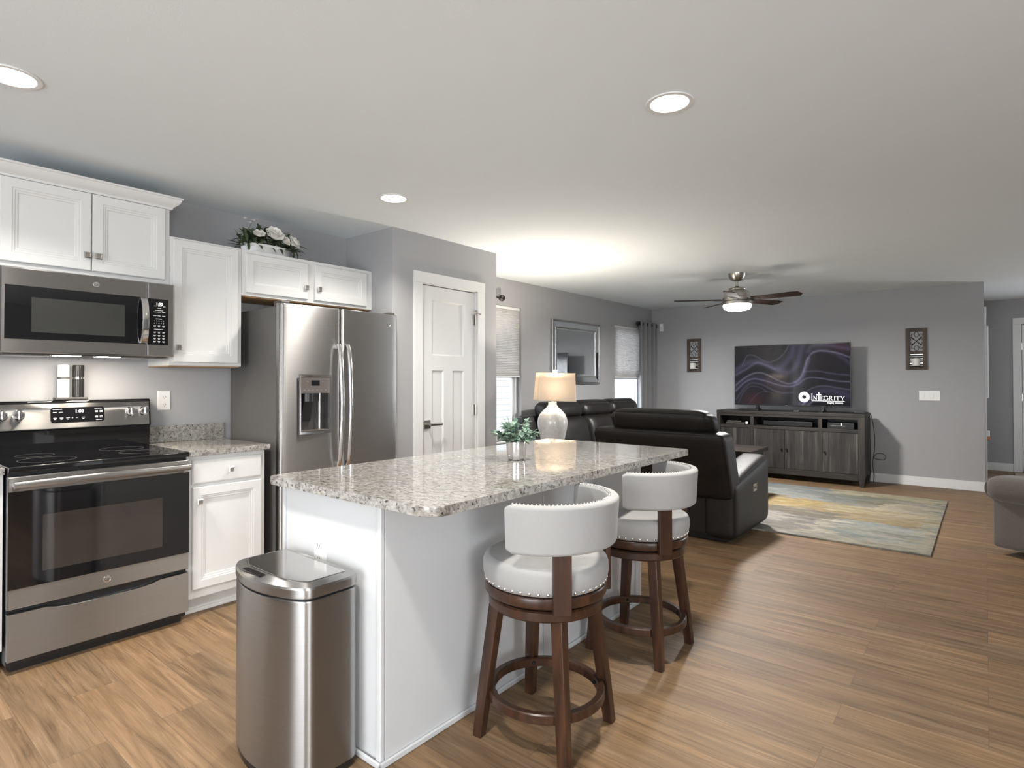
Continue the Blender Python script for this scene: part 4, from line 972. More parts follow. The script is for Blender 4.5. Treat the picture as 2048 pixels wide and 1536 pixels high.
MB().lathe([(0.10, 2.136), (0.153, 2.134), (0.154, 2.104), (0.143, 2.100)], (cx, cy, 0), 44).build('light_collar', NICKEL, fan)
MB().lathe([(0, 2.045), (0.10, 2.048), (0.128, 2.060), (0.139, 2.080), (0.141, 2.110), (0.10, 2.112), (0, 2.112)], (cx, cy, 0), 40).build('light_bowl', OPAL, fan)
l = D.lights.new('fan_lamp', 'AREA'); l.shape = 'DISK'; l.size = 0.24; l.energy = 78; l.color = (1.0, 0.97, 0.94)
o = D.objects.new('lamp', l); COL.objects.link(o); o.parent = fan; o.location = (0, 0, 2.041-H)
for k in range(5):
    th = math.radians(46+72*k); d = rt*math.cos(th)-Vector((fw.x, fw.y, 0)).normalized()*math.sin(th); az = math.atan2(d.y, d.x)
    X = Matrix.Translation((cx, cy, 2.158)) @ Matrix.Rotation(az, 4, 'Z') @ Matrix.Rotation(math.radians(-12), 4, 'X')
    m = MB(); m.prism([(0.16, -0.055), (0.57, -0.072), (0.635, -0.062), (0.655, 0.010), (0.62, 0.066), (0.16, 0.050)], -0.003, 0.003, 'Z', 0.0015, 1, X); bo = m.build('blade', BLADE, fan)
    m = MB(); m.prism([(0.10, -0.022), (0.17, -0.030), (0.225, -0.030), (0.245, 0.0), (0.225, 0.030), (0.17, 0.030), (0.10, 0.022)], -0.009, -0.0032, 'Z', 0.001, 1, X); m.build('blade_iron', DKGREY, bo)

# ------------------------------------------------------------------ window coverings
def cellular(label, y0, y1, z0, z1, n):
    t = thing('cellular_shade', label, 'window shade', (XL-0.03, (y0+y1)/2, z0), 'grey cellular shades')
    x = XL-0.026; m = MB(); b = bmesh.new(); rows = []
    for k in range(2*n+1):
        z = z0+0.018+(z1-0.03-z0-0.018)*k/(2*n); o = 0.008 if k % 2 else 0.0
        rows.append([b.verts.new((x+o, y0, z)), b.verts.new((x+o, y1, z))])
    for a, c in zip(rows[:-1], rows[1:]): b.faces.new((a[0], a[1], c[1], c[0]))
    r2b = []
    for k in range(2*n+1):
        z = z0+0.018+(z1-0.03-z0-0.018)*k/(2*n); o = -0.012 if k % 2 else -0.004
        r2b.append([b.verts.new((x+o, y0, z)), b.verts.new((x+o, y1, z))])
    for a, c in zip(r2b[:-1], r2b[1:]): b.faces.new((a[1], a[0], c[0], c[1]))
    m._merge(b); m.build('pleated_fabric', CELL, t, smooth=0, recalc=False)
    MB().box(x-0.014, x+0.012, y0, y1, z1-0.03, z1, 0.003).build('head_rail', WHITEP, t)
    MB().box(x-0.014, x+0.012, y0, y1, z0, z0+0.018, 0.003).build('bottom_rail', WHITEP, t)
cellular('half-lowered pale cellular shade in the window next to the pantry door', W1[0]+0.006, W1[1]-0.006, 1.335, W1[3]-0.001, 40)
cellular('half-lowered grey cellular shade in the corner window beside the curtain', W2[0]+0.006, W2[1]-0.006, 1.335, W2[3]-0.001, 40)
def finial(m, y, x, z, s_=1):
    for k in range(6):
        a = PI*k/6; pts = [(x+0.034*math.sin(u)*math.cos(a), y+0.038*math.cos(u), z+0.034*math.sin(u)*math.sin(a)) for u in [2*PI*q/20 for q in range(20)]]
        m.tube(pts, 0.003, 5, True)
    m.sphere((x, y, z), 0.010, 6)
def rod(label, y0, y1, z, f0, f1):
    t = thing('curtain_rod', label, 'curtain rod', (XL, (y0+y1)/2, z), 'bronze curtain rods'); x = XL+0.075
    MB().tube([(x, y0, z), (x, y1, z)], 0.009, 12).build('pole', BRONZE, t)
    for f in (f0, f1):
        if f is not None: m = MB(); finial(m, f, x, z); m.build('finial', BRONZE, t)
    for y in (y0+0.10, y1-0.10): m = MB(); m.box(XL, XL+0.006, y-0.014, y+0.014, z-0.035, z+0.03, 0.002); m.tube([(XL+0.003, y, z-0.012), (x, y, z-0.012)], 0.006, 8); m.build('bracket', BRONZE, t)
rod('dark bronze curtain rod with cage finial beside the pantry corner', 4.25, 4.86, 2.20, 4.22, 4.885)
rod('dark bronze curtain rod holding the grey curtain in the far corner', 8.17, 8.70, 2.165, 8.135, 8.735)
ct_ = thing('curtain', 'grey grommet curtain hanging in the far left corner', 'curtain', (XL+0.07, 8.43, 0.02))
m = MB()
def cfun(u, v):
    y = 8.155+0.54*u; z = 0.03+(2.205-0.03)*v; a = 0.045*math.sin(u*2*PI*3.5+0.6)
    return (XL+0.078+a, y, z)
m.grid(cfun, 84, 12); cfo = m.build('panel', CURTAIN, ct_, smooth=80, recalc=False)
sol = cfo.modifiers.new('thickness', 'SOLIDIFY'); sol.thickness = 0.003
for k in range(7):
    u = (k+0.35)/7; x, y, z = cfun(u, 0.98)
    m = MB(); m.ring(0.020, 0.028, -0.004, 0.004, (XL+0.075, y, 2.165), 20, 0.001, axis='Y'); m.build('grommet', BRONZE, ct_)

# ------------------------------------------------------------------ mirror
mr = thing('wall_mirror', 'large silver-framed mirror on the left wall above the sofa', 'mirror', (XL, 6.49, 1.245))
my0, my1, mz0, mz1 = 5.91, 7.06, 1.25, 2.065
kl = lambda u, v, h: (XL+h, u, v)
def frame(mb, u0, u1, v0, v1, steps, mp):
    t = bmesh.new(); prev = first = None
    for ins, h in steps:
        q = [t.verts.new(mp(u, v, h)) for u, v in ((u0+ins, v0+ins), (u1-ins, v0+ins), (u1-ins, v1-ins), (u0+ins, v1-ins))]
        if prev:
            for i in range(4): t.faces.new((prev[i], prev[(i+1) % 4], q[(i+1) % 4], q[i]))
        else: first = q
        prev = q
    for i in range(4): t.faces.new((prev[i], prev[(i+1) % 4], first[(i+1) % 4], first[i]))
    return mb._merge(t)
frame(MB(), my0, my1, mz0, mz1, [(0, 0.001), (0, 0.030), (0.006, 0.036), (0.020, 0.036), (0.026, 0.030), (0.026, 0.001)], kl).build('outer_frame', SILVER, mr, smooth=20)
frame(MB(), my0, my1, mz0, mz1, [(0.027, 0.001), (0.027, 0.028), (0.088, 0.020), (0.088, 0.001)], kl).build('mirrored_border', MIRROR, mr, smooth=0)
frame(MB(), my0, my1, mz0, mz1, [(0.089, 0.001), (0.089, 0.024), (0.099, 0.026), (0.103, 0.022), (0.103, 0.001)], kl).build('inner_bead', SILVER, mr, smooth=20)
MB().panel(my0+0.102, my1-0.102, mz0+0.102, mz1-0.102, [(0, 0.008), (0, 0.014), (0.022, 0.018)], kl).build('mirror_glass', MIRROR, mr, smooth=0)

# ------------------------------------------------------------------ leather sofa along the left wall
sf = thing('leather_sofa', 'long dark leather reclining sofa along the left wall under the mirror', 'sofa', (-3.6, 6.25, 0))
SY0, SY1 = 5.10, 7.76
def leanx(o): return Vector((o.x-max(0, o.z-0.42)*0.22, o.y, o.z))
MB().cushion((-3.60, (SY0+SY1)/2, 0.20), (0.44, (SY1-SY0)/2-0.03, 0.17), 0.05).build('base', LEATHERS, sf, smooth=60)
ys = [SY0+0.27, 5.86, 6.64, 7.35]; ys = [5.34, 6.08, 6.80, 7.53]
for a, b in zip(ys[:-1], ys[1:]):
    MB().cushion((-3.42, (a+b)/2, 0.42), (0.34, (b-a)/2-0.004, 0.10), 0.06, (0, 0, 0.025)).build('seat_cushion', LEATHERS, sf, smooth=60)
    MB().cushion((-3.74, (a+b)/2, 0.66), (0.13, (b-a)/2-0.004, 0.22), 0.08, (0.045, 0, 0), fn=leanx).build('back_cushion', LEATHERS, sf, smooth=60)
    MB().cushion((-3.76, (a+b)/2, 0.945), (0.11, (b-a)/2-0.006, 0.095), 0.075, (0.03, 0, 0.015), fn=leanx).build('headrest', LEATHERS, sf, smooth=60)
MB().cushion((-3.90, (SY0+SY1)/2, 0.47), (0.075, (SY1-SY0)/2-0.02, 0.43), 0.05, fn=leanx).build('back_shell', LEATHERS, sf, smooth=60)
for y in (SY0+0.115, SY1-0.115):
    MB().cushion((-3.58, y, 0.35), (0.47, 0.115, 0.31), 0.07, (0.0, 0.01, 0.02)).build('arm', LEATHERS, sf, smooth=60)

# ------------------------------------------------------------------ leather recliner (back to the kitchen)
rc = thing('leather_recliner', 'wide dark leather recliner seen from behind, beyond the island', 'recliner', (-2.09, 5.0, 0))
RXR = -1.492; RXL = -2.64; rcx = (RXR+RXL)/2
def leany(o): return Vector((o.x, o.y-max(0, o.z-0.40)*0.42, o.z))
MB().box(RXL+0.12, RXR-0.10, 4.72, 5.275, 0.0, 0.055, 0.01).build('swivel_base', BLKPLAS, rc)
MB().cushion((rcx, 5.06, 0.235), ((RXR-RXL)/2-0.20, 0.42, 0.175), 0.04).build('body', LEATHER, rc, smooth=60)
MB().cushion((rcx, 5.12, 0.45), ((RXR-RXL)/2-0.24, 0.36, 0.08), 0.06, (0, 0, 0.03)).build('seat_cushion', LEATHER, rc, smooth=60)
MB().box(RXL+0.24, RXR-0.24, 4.625, 4.645, 0.07, 0.42, 0.008, 2).build('rear_skirt', LEATHER, rc)
for x in (RXR-0.125, RXL+0.125):
    def armf(o):
        f = (o.y-5.07)/0.46
        return Vector((o.x, o.y, o.z+(0.075*max(-1, min(1, f))*max(0, (o.z-0.06)/0.5))))
    ao = MB().cushion((x, 5.065, 0.305), (0.125, 0.465, 0.255), 0.055, (0.004, 0, 0.014), fn=armf, n=14).build('arm', LEATHER, rc, smooth=60)
    if x > rcx:
        m = MB(); m.box(RXR-0.004, RXR+0.009, 5.045, 5.125, 0.372, 0.434, 0.002); po = m.build('power_control', STEELP, ao); po['label'] = 'silver power switch plate'
        m = MB()
        for q in range(3): m.box(RXR+0.009, RXR+0.0105, 5.056+0.021*q, 5.070+0.021*q, 0.395, 0.410, 0.0005)
        m.build('button', DKGREY, po)
        mm_ = MB(); mm_.box(RXR-0.004, RXR+0.008, 5.1255, 5.150, 0.366, 0.440, 0.001); mm_.build('usb_port', BLKPLAS, ao)
hw = (RXR-RXL)/2-0.012
bs_ = MB(); bs_.cushion((rcx, 4.70, 0.625), (hw, 0.13, 0.265), 0.05, (0, 0.02, 0.01), fn=leany, n=14); bs_.build('back_shell', LEATHER, rc, smooth=60)
# welt seam along the outer back edge
seam = []
for x, z in [(rcx-hw+0.02, 0.40)]+[(rcx-hw+0.012, 0.42+0.42*k/6) for k in range(7)]+[(rcx-hw+0.03+(2*hw-0.06)*k/14, 0.878) for k in range(15)]+[(rcx+hw-0.012, 0.84-0.42*k/6) for k in range(7)]: seam.append(tuple(leany(Vector((x, 4.592, z)))))
MB().tube(seam, 0.006, 6).build('welt', LEATHER, rc)
MB().cushion((rcx+0.01, 4.78, 0.66), (hw-0.15, 0.10, 0.22), 0.08, (0, 0.05, 0), fn=leany).build('back_cushion', LEATHER, rc, smooth=60)
hr = MB(); hr.cushion((rcx+0.03, 4.735, 0.955), (0.415, 0.105, 0.098), 0.075, (0.03, 0.02, 0.016), fn=leany, n=14); hro = hr.build('headrest', LEATHER, rc, smooth=60)
MB().tube([tuple(leany(Vector((rcx+0.03-0.41+0.82*k/20, 4.735-0.094, 0.985)))) for k in range(21)], 0.005, 6).build('welt', LEATHER, hro)
MB().cushion((rcx, 5.50, 0.25), ((RXR-RXL)/2-0.26, 0.05, 0.16), 0.04).build('footrest', LEATHER, rc, smooth=60)

# ------------------------------------------------------------------ end table + lamp
et = thing('end_table', 'dark end table between the sofa and the recliner, carrying the lamp', 'table', (-3.21, 4.50, 0))
MB().box(-3.46, -2.98, 4.26, 4.755, 0.565, 0.60, 0.004).build('tabletop', ESPRESSO, et)
MB().box(-3.43, -3.01, 4.29, 4.725, 0.47, 0.5645, 0.003).build('apron', ESPRESSO, et)
for x in (-3.42, -3.02):
    for y in (4.30, 4.715): MB().box(x-0.02, x+0.02, y-0.02, y+0.02, 0.0, 0.4695, 0.003).build('leg', ESPRESSO, et)
lc = Vector((-3.165, 4.555, 0.6005))
lp_ = thing('table_lamp', 'lit table lamp with mottled ceramic base and rectangular linen shade', 'lamp', tuple(lc))
MB().lathe([(0.075, 0), (0.078, 0.006), (0.080, 0.02), (0.092, 0.06), (0.120, 0.16), (0.139, 0.25), (0.143, 0.30), (0.136, 0.345), (0.115, 0.385), (0.080, 0.42), (0.052, 0.445), (0.041, 0.465), (0.040, 0.485), (0.043, 0.49), (0.03, 0.492), (0, 0.492)], tuple(lc), 48).build('ceramic_base', CERAMIC, lp_)
MB().lathe([(0.034, 0.4925), (0.034, 0.503), (0.024, 0.506), (0.024, 0.525), (0.012, 0.528), (0.012, 0.544), (0, 0.5445)], tuple(lc), 24).build('socket', NICKEL, lp_)
MB().lathe([(0, 0.545), (0.03, 0.548), (0.048, 0.57), (0.050, 0.63), (0.046, 0.68), (0.03, 0.70), (0, 0.705)], tuple(lc), 20).build('bulb', emission('lamp_bulb', (1.0, 0.88, 0.72), 58.0), lp_)
l = D.lights.new('table_lamp_glow', 'AREA'); l.shape = 'DISK'; l.size = 0.10; l.energy = 21; l.color = (1.0, 0.90, 0.76); l.spread = math.radians(178)
o = D.objects.new('lamp', l); COL.objects.link(o); o.parent = lp_; o.location = (0, 0, 0.715); o.rotation_euler = (PI, 0, 0)
LX = Matrix.Translation(lc) @ Matrix.Rotation(math.radians(47), 4, 'Z') @ Matrix.Rotation(math.radians(2.0), 4, 'Y')
sh_ = MB(); t = bmesh.new(); o_ = []
for z, a, b in ((0.505, 0.182, 0.135), (0.770, 0.166, 0.122)):
    o_.append([t.verts.new((u, v, z)) for u, v in rr_poly(-a, a, -b, b, 0.012, 4)])
n_ = len(o_[0])
for i in range(n_): t.faces.new((o_[0][i], o_[0][(i+1) % n_], o_[1][(i+1) % n_], o_[1][i]))
sh_._merge(t, LX); so_ = sh_.build('lamp_shade', SHADE, lp_, smooth=50)
for z, a, b in ((0.505, 0.183, 0.136), (0.767, 0.1672, 0.1232)):
    P = rr_poly(-a, a, -b, b, 0.012, 4); MB().tube([tuple(LX @ Vector((u, v, z))) for u, v in P], 0.003, 6, True).build('shade_trim', principled('shade_trim_linen', (0.62, 0.55, 0.46), 0.8, var=0.03), so_)
m = MB(); m.tube([tuple(LX @ Vector(p)) for p in ((0, 0, 0.53), (0.045, 0, 0.58), (0.05, 0, 0.70), (0, 0, 0.765))], 0.0025, 6); m.tube([tuple(LX @ Vector(p)) for p in ((0, 0, 0.53), (-0.045, 0, 0.58), (-0.05, 0, 0.70), (0, 0, 0.765))], 0.0025, 6)
m.tube([tuple(LX @ Vector(p)) for p in ((-0.16, 0, 0.765), (0.16, 0, 0.765))], 0.002, 6); m.build('harp', NICKEL, lp_)
m = MB(); m.box(-0.016, 0.016, -0.016, 0.016, 0.772, 0.795, 0.002, 2, LX); m.cyl((0, 0, 0.764), 0.006, 0.01, 'Z', 10, xf=LX); m.build('finial', principled('finial_cream', (0.75, 0.72, 0.66), 0.4, var=0.02), lp_)

# ------------------------------------------------------------------ rug
rx0, rx1, ry0, ry1 = -3.35, -0.318, 5.285, 7.785
NX, NY = 190, 150
def fbm(x, y, s):
    from mathutils import noise as mn
    return mn.fractal(Vector((x, y, s)), 0.7, 2.1, 4)
blocks = [  # x0,x1,y0,y1,colour (world), painted in order
    (-3.4, -0.3, 5.2, 7.8, (0.30, 0.29, 0.25)), (-3.4, -1.35, 7.25, 7.8, (0.22, 0.27, 0.29)), (-3.4, -1.9, 7.0, 7.45, (0.36, 0.40, 0.41)), (-2.2, -1.35, 6.95, 7.35, (0.30, 0.34, 0.34)),
    (-3.4, -1.22, 6.40, 6.98, (0.46, 0.33, 0.12)), (-1.5, -0.3, 6.15, 6.65, (0.38, 0.28, 0.13)), (-1.3, -0.3, 6.55, 6.85, (0.50, 0.41, 0.24)), (-3.4, -1.75, 6.86, 7.02, (0.33, 0.21, 0.08)),
    (-1.38, -0.85, 6.95, 7.5, (0.21, 0.23, 0.20)), (-1.0, -0.72, 6.9, 7.4, (0.24, 0.22, 0.15)), (-0.78, -0.36, 6.85, 7.25, (0.50, 0.43, 0.31)), (-1.4, -0.34, 7.5, 7.78, (0.50, 0.44, 0.27)), (-1.2, -0.36, 7.36, 7.5, (0.22, 0.22, 0.16)),
    (-3.4, -1.05, 5.95, 6.4, (0.20, 0.17, 0.13)), (-3.4, -1.12, 5.45, 6.1, (0.26, 0.24, 0.22)), (-1.9, -1.45, 5.7, 6.15, (0.42, 0.39, 0.36)), (-1.10, -0.36, 5.85, 6.2, (0.33, 0.37, 0.35)), (-1.08, -0.36, 5.35, 5.92, (0.36, 0.36, 0.31)), (-0.95, -0.36, 5.5, 5.68, (0.26, 0.32, 0.30)),
    (-1.22, -1.02, 5.35, 6.1, (0.52, 0.47, 0.38)), (-3.4, -1.05, 5.30, 5.42, (0.48, 0.46, 0.40)), (-0.42, -0.3, 5.28, 7.8, (0.42, 0.38, 0.26)), (-1.08, -0.32, 5.28, 5.42, (0.42, 0.40, 0.30))]
t = bmesh.new(); V = {}; colr = {}
for i in range(NX+1):
    for j in range(NY+1):
        x = rx0+(rx1-rx0)*i/NX; y = ry0+(ry1-ry0)*j/NY; V[i, j] = t.verts.new((x, y, 0.013))
for i in range(NX):
    for j in range(NY): t.faces.new((V[i, j], V[i+1, j], V[i+1, j+1], V[i, j+1]))
bd = [(i, 0) for i in range(NX+1)]+[(NX, j) for j in range(1, NY+1)]+[(i, NY) for i in range(NX-1, -1, -1)]+[(0, j) for j in range(NY-1, 0, -1)]
lo = [t.verts.new((V[k].co.x, V[k].co.y, 0.001)) for k in bd]
for q in range(len(bd)): t.faces.new((V[bd[q]], lo[q], lo[(q+1) % len(bd)], V[bd[(q+1) % len(bd)]]))
m = MB(); m._merge(t); RUG = make_attr_mat('abstract_rug', 'pattern', 0.95, weave=0.8)
rug = m.build('area_rug', RUG, smooth=0); tag(rug, 'abstract patchwork area rug in gold, cream and blue-grey on the living room floor', 'rug')
att = rug.data.color_attributes.new('pattern', 'FLOAT_COLOR', 'POINT')
for i_v, v in enumerate(rug.data.vertices):
    x, y = v.co.x, v.co.y; jx = x+0.16*fbm(x*2.2, y*9, 1.3)+0.05*fbm(x*9, y*30, 7.7); jy = y+0.09*fbm(x*1.6, y*3, 5.1)+0.035*fbm(x*8, y*20, 2.2)
    c = (0.3, 0.3, 0.27)
    for b in blocks:
        if b[0] <= jx <= b[1] and b[2] <= jy <= b[3]: c = b[4]
    n1 = fbm(x*3, y*14, 9.0)*0.22+fbm(x*10, y*40, 3.0)*0.16
    c = tuple(max(0.015, q*(1+1.7*n1)*0.50) for q in c); g = sum(c)/3; f = 0.10+0.5*max(0, fbm(x*2.5, y*8, 4.4))
    c = tuple(q*(1-f)+f*w_ for q, w_ in zip(c, (0.30, 0.27, 0.22)))
    att.data[i_v].color = (*c, 1)

# ------------------------------------------------------------------ coffee table
cf = thing('coffee_table', 'dark wood coffee table mostly hidden behind the recliner', 'coffee table', (-2.4, 6.55, 0.013))
MB().box(-3.02, -1.86, 6.22, 6.86, 0.515, 0.56, 0.004).build('tabletop', ESPRESSO, cf)
MB().box(-2.98, -1.90, 6.26, 6.82, 0.42, 0.5145, 0.003).build('apron', ESPRESSO, cf)
for x in (-2.96, -1.92):
    for y in (6.28, 6.80): MB().box(x-0.03, x+0.03, y-0.03, y+0.03, 0.0135, 0.4195, 0.003).build('leg', ESPRESSO, cf)

# ------------------------------------------------------------------ TV console
cn = thing('tv_console', 'weathered dark wood media console with plank doors under the television', 'media console', (-2.0, 8.38, 0))
CX0, CX1, CYF, CYB, CZ = -2.889, -1.119, 8.155, 8.62, 0.885
MB().box(CX0, CX1, CYF, CYB, 0.845, CZ, 0.004).build('top', CONSWOODX, cn)
def posty(x0, x1, y0, y1):
    m = MB(); t = bmesh.new(); R = []
    for z, f in ((0.0, 0.62), (0.12, 1.0), (0.8448, 1.0)):
        xm, ym = (x0+x1)/2, (y0+y1)/2; R.append([t.verts.new((xm+a*(x1-x0)/2*f, ym+b*(y1-y0)/2*f, z)) for a, b in ((-1, -1), (1, -1), (1, 1), (-1, 1))])
    for A, B in zip(R[:-1], R[1:]):
        for i in range(4): t.faces.new((A[i], A[(i+1) % 4], B[(i+1) % 4], B[i]))
    t.faces.new(R[0][::-1]); t.faces.new(R[-1]); m._merge(t); return m
for x0, x1 in ((CX0+0.002, CX0+0.05), (CX1-0.068, CX1-0.002)):
    for y0, y1 in ((CYF+0.002, CYF+0.06), (CYB-0.06, CYB-0.002)): posty(x0, x1, y0, y1).build('leg', CONSWOOD, cn)
MB().box(CX1-0.060, CX1-0.012, CYF+0.062, CYB-0.062, 0.12, 0.8445).build('side_panel', CONSWOOD, cn, smooth=0)
MB().box(CX0+0.010, CX0+0.045, CYF+0.062, CYB-0.062, 0.12, 0.8445).build('side_panel', CONSWOOD, cn, smooth=0)
m = MB(); m.box(CX0+0.051, CX1-0.069, CYF+0.006, CYF+0.03, 0.652, 0.694, 0.003); m.build('middle_rail', CONSWOODX, cn)
m = MB(); m.box(CX0+0.051, CX1-0.069, CYF+0.006, CYF+0.03, 0.075, 0.148, 0.003); m.build('bottom_rail', CONSWOODX, cn)
m = MB(); m.box(CX0+0.051, CX1-0.069, CYF+0.006, CYF+0.03, 0.812, 0.8445, 0.002); m.build('top_rail', CONSWOODX, cn)
for x in (-2.420, -1.600):
    m = MB(); m.box(x-0.023, x+0.023, CYF+0.004, CYF+0.031, 0.149, 0.6515, 0.003); m.build('divider', CONSWOOD, cn)
    m = MB(); m.box(x-0.023, x+0.023, CYF+0.004, CYF+0.36, 0.695, 0.8115, 0.003); m.build('divider', CONSWOOD, cn)
MB().box(CX0+0.051, CX1-0.069, CYF+0.031, CYB-0.07, 0.672, 0.694).build('shelf', BLKPLAS, cn, smooth=0)
MB().box(CX0+0.051, CX1-0.069, CYF+0.031, CYB-0.065, 0.10, 0.135).build('floor_board', CONSWOOD, cn, smooth=0)
MB().box(CX0+0.051, CX1-0.069, CYB-0.064, CYB-0.05, 0.10, 0.8445).build('back_board', BLKPLAS, cn, smooth=0)
for x0, x1, kx_ in ((-2.836, -2.445, -2.475), (-2.396, -2.016, -2.045), (-2.012, -1.624, -1.985), (-1.576, -1.190, -1.545)):
    m = MB(); m.box(x0, x1, CYF+0.010, CYF+0.030, 0.152, 0.648, 0.002); [m.cyl((x0+0.03+0.052*q, CYF+0.0085, zz), 0.005, 0.003, 'Y', 6) for zz in (0.20, 0.32, 0.44, 0.60) for q in range(int((x1-x0-0.04)/0.052)+1)]; do = m.build('door', CONSDOOR, cn)
    m = MB(); m.cyl((kx_, CYF-0.012, 0.40), 0.006, 0.023, 'Y', 10); m.sphere((kx_, CYF-0.016, 0.40), 0.013, 7); m.build('knob', IRON, do)
# ------------------------------------------------------------------ television
TX0, TX1, TZ0, TZ1, TY = -2.719, -1.297, 0.953, 1.776, 8.40
tv = thing('television', 'large flat-screen television showing purple waves, standing on the console', 'television', (-2.008, TY, CZ))
MB().box(TX0, TX1, TY, TY+0.03, TZ0, TZ1, 0.004).build('bezel', BLKPLAS, tv)
MB().box(TX0+0.15, TX1-0.15, TY+0.0305, TY+0.065, TZ0+0.06, TZ1-0.2, 0.012).build('rear_housing', BLKPLAS, tv)
for x in (TX0+0.30, TX1-0.32):
    m = MB(); m.prism([(TY-0.10, CZ+0.0005), (TY+0.16, CZ+0.0005), (TY+0.16, CZ+0.010), (TY+0.05, CZ+0.03), (TY+0.03, TZ0+0.02), (TY+0.002, TZ0+0.02), (TY+0.0, CZ+0.03), (TY-0.10, CZ+0.010)], x-0.018, x+0.018, 'X', 0.002); m.build('foot', BLKPLAS, tv)
SW, SH_ = TX1-TX0-0.016, TZ1-TZ0-0.022
curves = [
 ([(0.0, .42), (.11, .30), (.19, .275), (.27, .30), (.36, .38), (.45, .45), (.51, .44), (.57, .33), (.59, .18), (.62, -.02)], .045, (.15, .14, .26)),
 ([(0.0, .50), (.06, .44), (.12, .38), (.2, .29), (.27, .315), (.37, .40)], .02, (.24, .22, .36)),
 ([(0.0, .68), (.09, .55), (.17, .475), (.24, .46), (.32, .51), (.40, .59), (.49, .645), (.56, .61), (.60, .53), (.63, .40), (.655, .25), (.70, .145), (.77, .115), (.89, .15), (1.0, .23)], .012, (.38, .36, .52)),
 ([(0.56, .63), (.61, .53), (.64, .38), (.665, .24)], .03, (.28, .27, .42)),
 ([(0.0, .78), (.09, .63), (.17, .565), (.27, .59), (.39, .66), (.49, .69), (.57, .66), (.63, .575), (.69, .545), (.79, .565), (.89, .60), (1.0, .615)], .010, (.36, .34, .50)),
 ([(0.0, .74), (.09, .60), (.2, .55), (.30, .60), (.42, .68), (.52, .68), (.6, .62)], .05, (.07, .06, .14)),
 ([(.01, .92), (.09, .72), (.16, .64), (.25, .66), (.35, .75), (.44, .80), (.53, .79)], .014, (.16, .15, .26)),
 ([(.58, 1.0), (.63, .80), (.72, .70), (.8, .68), (.9, .71), (1.0, .74)], .010, (.24, .23, .34)),
 ([(.60, 1.02), (.68, .86), (.76, .78), (.85, .76), (1.0, .84)], .06, (.11, .10, .21)),
 ([(.07, .32), (.11, .18), (.15, .15), (.21, .19), (.30, .28), (.38, .25), (.45, .15), (.50, 0.0)], .009, (.20, .19, .30)),
 ([(.62, .45), (.74, .44), (.85, .48), (1.0, .51)], .012, (.16, .15, .26)),
 ([(.66, .12), (.70, .03), (.80, .02), (.90, .06), (1.0, .10)], .03, (.14, .12, .22)),
 ([(.69, .145), (.77, .10), (.89, .17), (1.0, .33)], .03, (.09, .08, .15)),
 ([(.60, 1.02), (.66, .90), (.69, .86)], .018, (.40, .34, .50)), ([(.65, 1.02), (.70, .92), (.73, .88)], .016, (.36, .30, .46)),
 ([(.03, .98), (.08, .80), (.14, .70), (.22, .70), (.30, .78)], .008, (.16, .14, .24)), ([(.14, .98), (.20, .84), (.27, .78), (.35, .80)], .006, (.15, .13, .2)), ([(.40, .40), (.47, .30), (.52, .16), (.545, 0)], .05, (.13, .13, .24))]
samp = []
for pts, wd, c in curves:
    s_ = []
    for k in range(len(pts)-1):
        p0 = pts[max(0, k-1)]; p1 = pts[k]; p2 = pts[k+1]; p3 = pts[min(len(pts)-1, k+2)]
        for q in range(14):
            u = q/14; f = lambda a, b, cc, d: 0.5*((2*b)+(-a+cc)*u+(2*a-5*b+4*cc-d)*u*u+(-a+3*b-3*cc+d)*u**3)
            s_.append((f(p0[0], p1[0], p2[0], p3[0]), f(p0[1], p1[1], p2[1], p3[1])))
    s_.append(pts[-1]); samp.append((s_, wd, c))
GX, GY = 250, 144
import numpy as np
gx, gy = np.meshgrid(np.linspace(0, 1, GX+1), np.linspace(0, 1, GY+1), indexing='ij')
img = np.zeros((GX+1, GY+1, 3)); img[..., 0] = 0.020; img[..., 1] = 0.019; img[..., 2] = 0.024
for cxx, cyy, rad, cc in ((.18, .93, .09, (.07, .008, .01)), (.95, .03, .10, (.05, .015, .03)), (.72, .30, .15, (.02, .012, .012)), (.45, .5, .15, (.016, .014, .018))):
    img += np.exp(-(((gx-cxx)/rad)**2+((gy-cyy)/(rad*1.4))**2))[..., None]*np.array(cc)
for s_, wd, c in samp:
    dmin = np.full(gx.shape, 9.0)
    for (xa, ya), (xb_, yb_) in zip(s_[:-1], s_[1:]):
        dx, dy = (xb_-xa)*1.73, yb_-ya; ll = dx*dx+dy*dy+1e-12; px_ = (gx-xa)*1.73; py_ = gy-ya
        u = np.clip((px_*dx+py_*dy)/ll, 0, 1); sd_ = np.hypot(px_-u*dx, py_-u*dy); dmin = np.minimum(dmin, sd_)
    img += np.exp(-(dmin/wd)**2)[..., None]*np.array(c)*0.55
t = bmesh.new(); vv = [[t.verts.new((TX0+0.008+SW*gx[i, 0], TY-0.0012, TZ1-0.008-SH_*gy[0, j])) for j in range(GY+1)] for i in range(GX+1)]
for i in range(GX):
    for j in range(GY): t.faces.new((vv[i][j], vv[i][j+1], vv[i+1][j+1], vv[i+1][j]))
m = MB(); m._merge(t); scr = m.build('screen', make_attr_mat('tv_picture', 'picture', 0.08, emit=0.27), tv, smooth=0, recalc=False)
att = scr.data.color_attributes.new('picture', 'FLOAT_COLOR', 'POINT')
fl = np.ones(((GX+1)*(GY+1), 4)); fl[:, :3] = img.reshape(-1, 3); att.data.foreach_set('color', fl.ravel())
WHT = emission('screen_white', (1, 1, 1), 0.68)
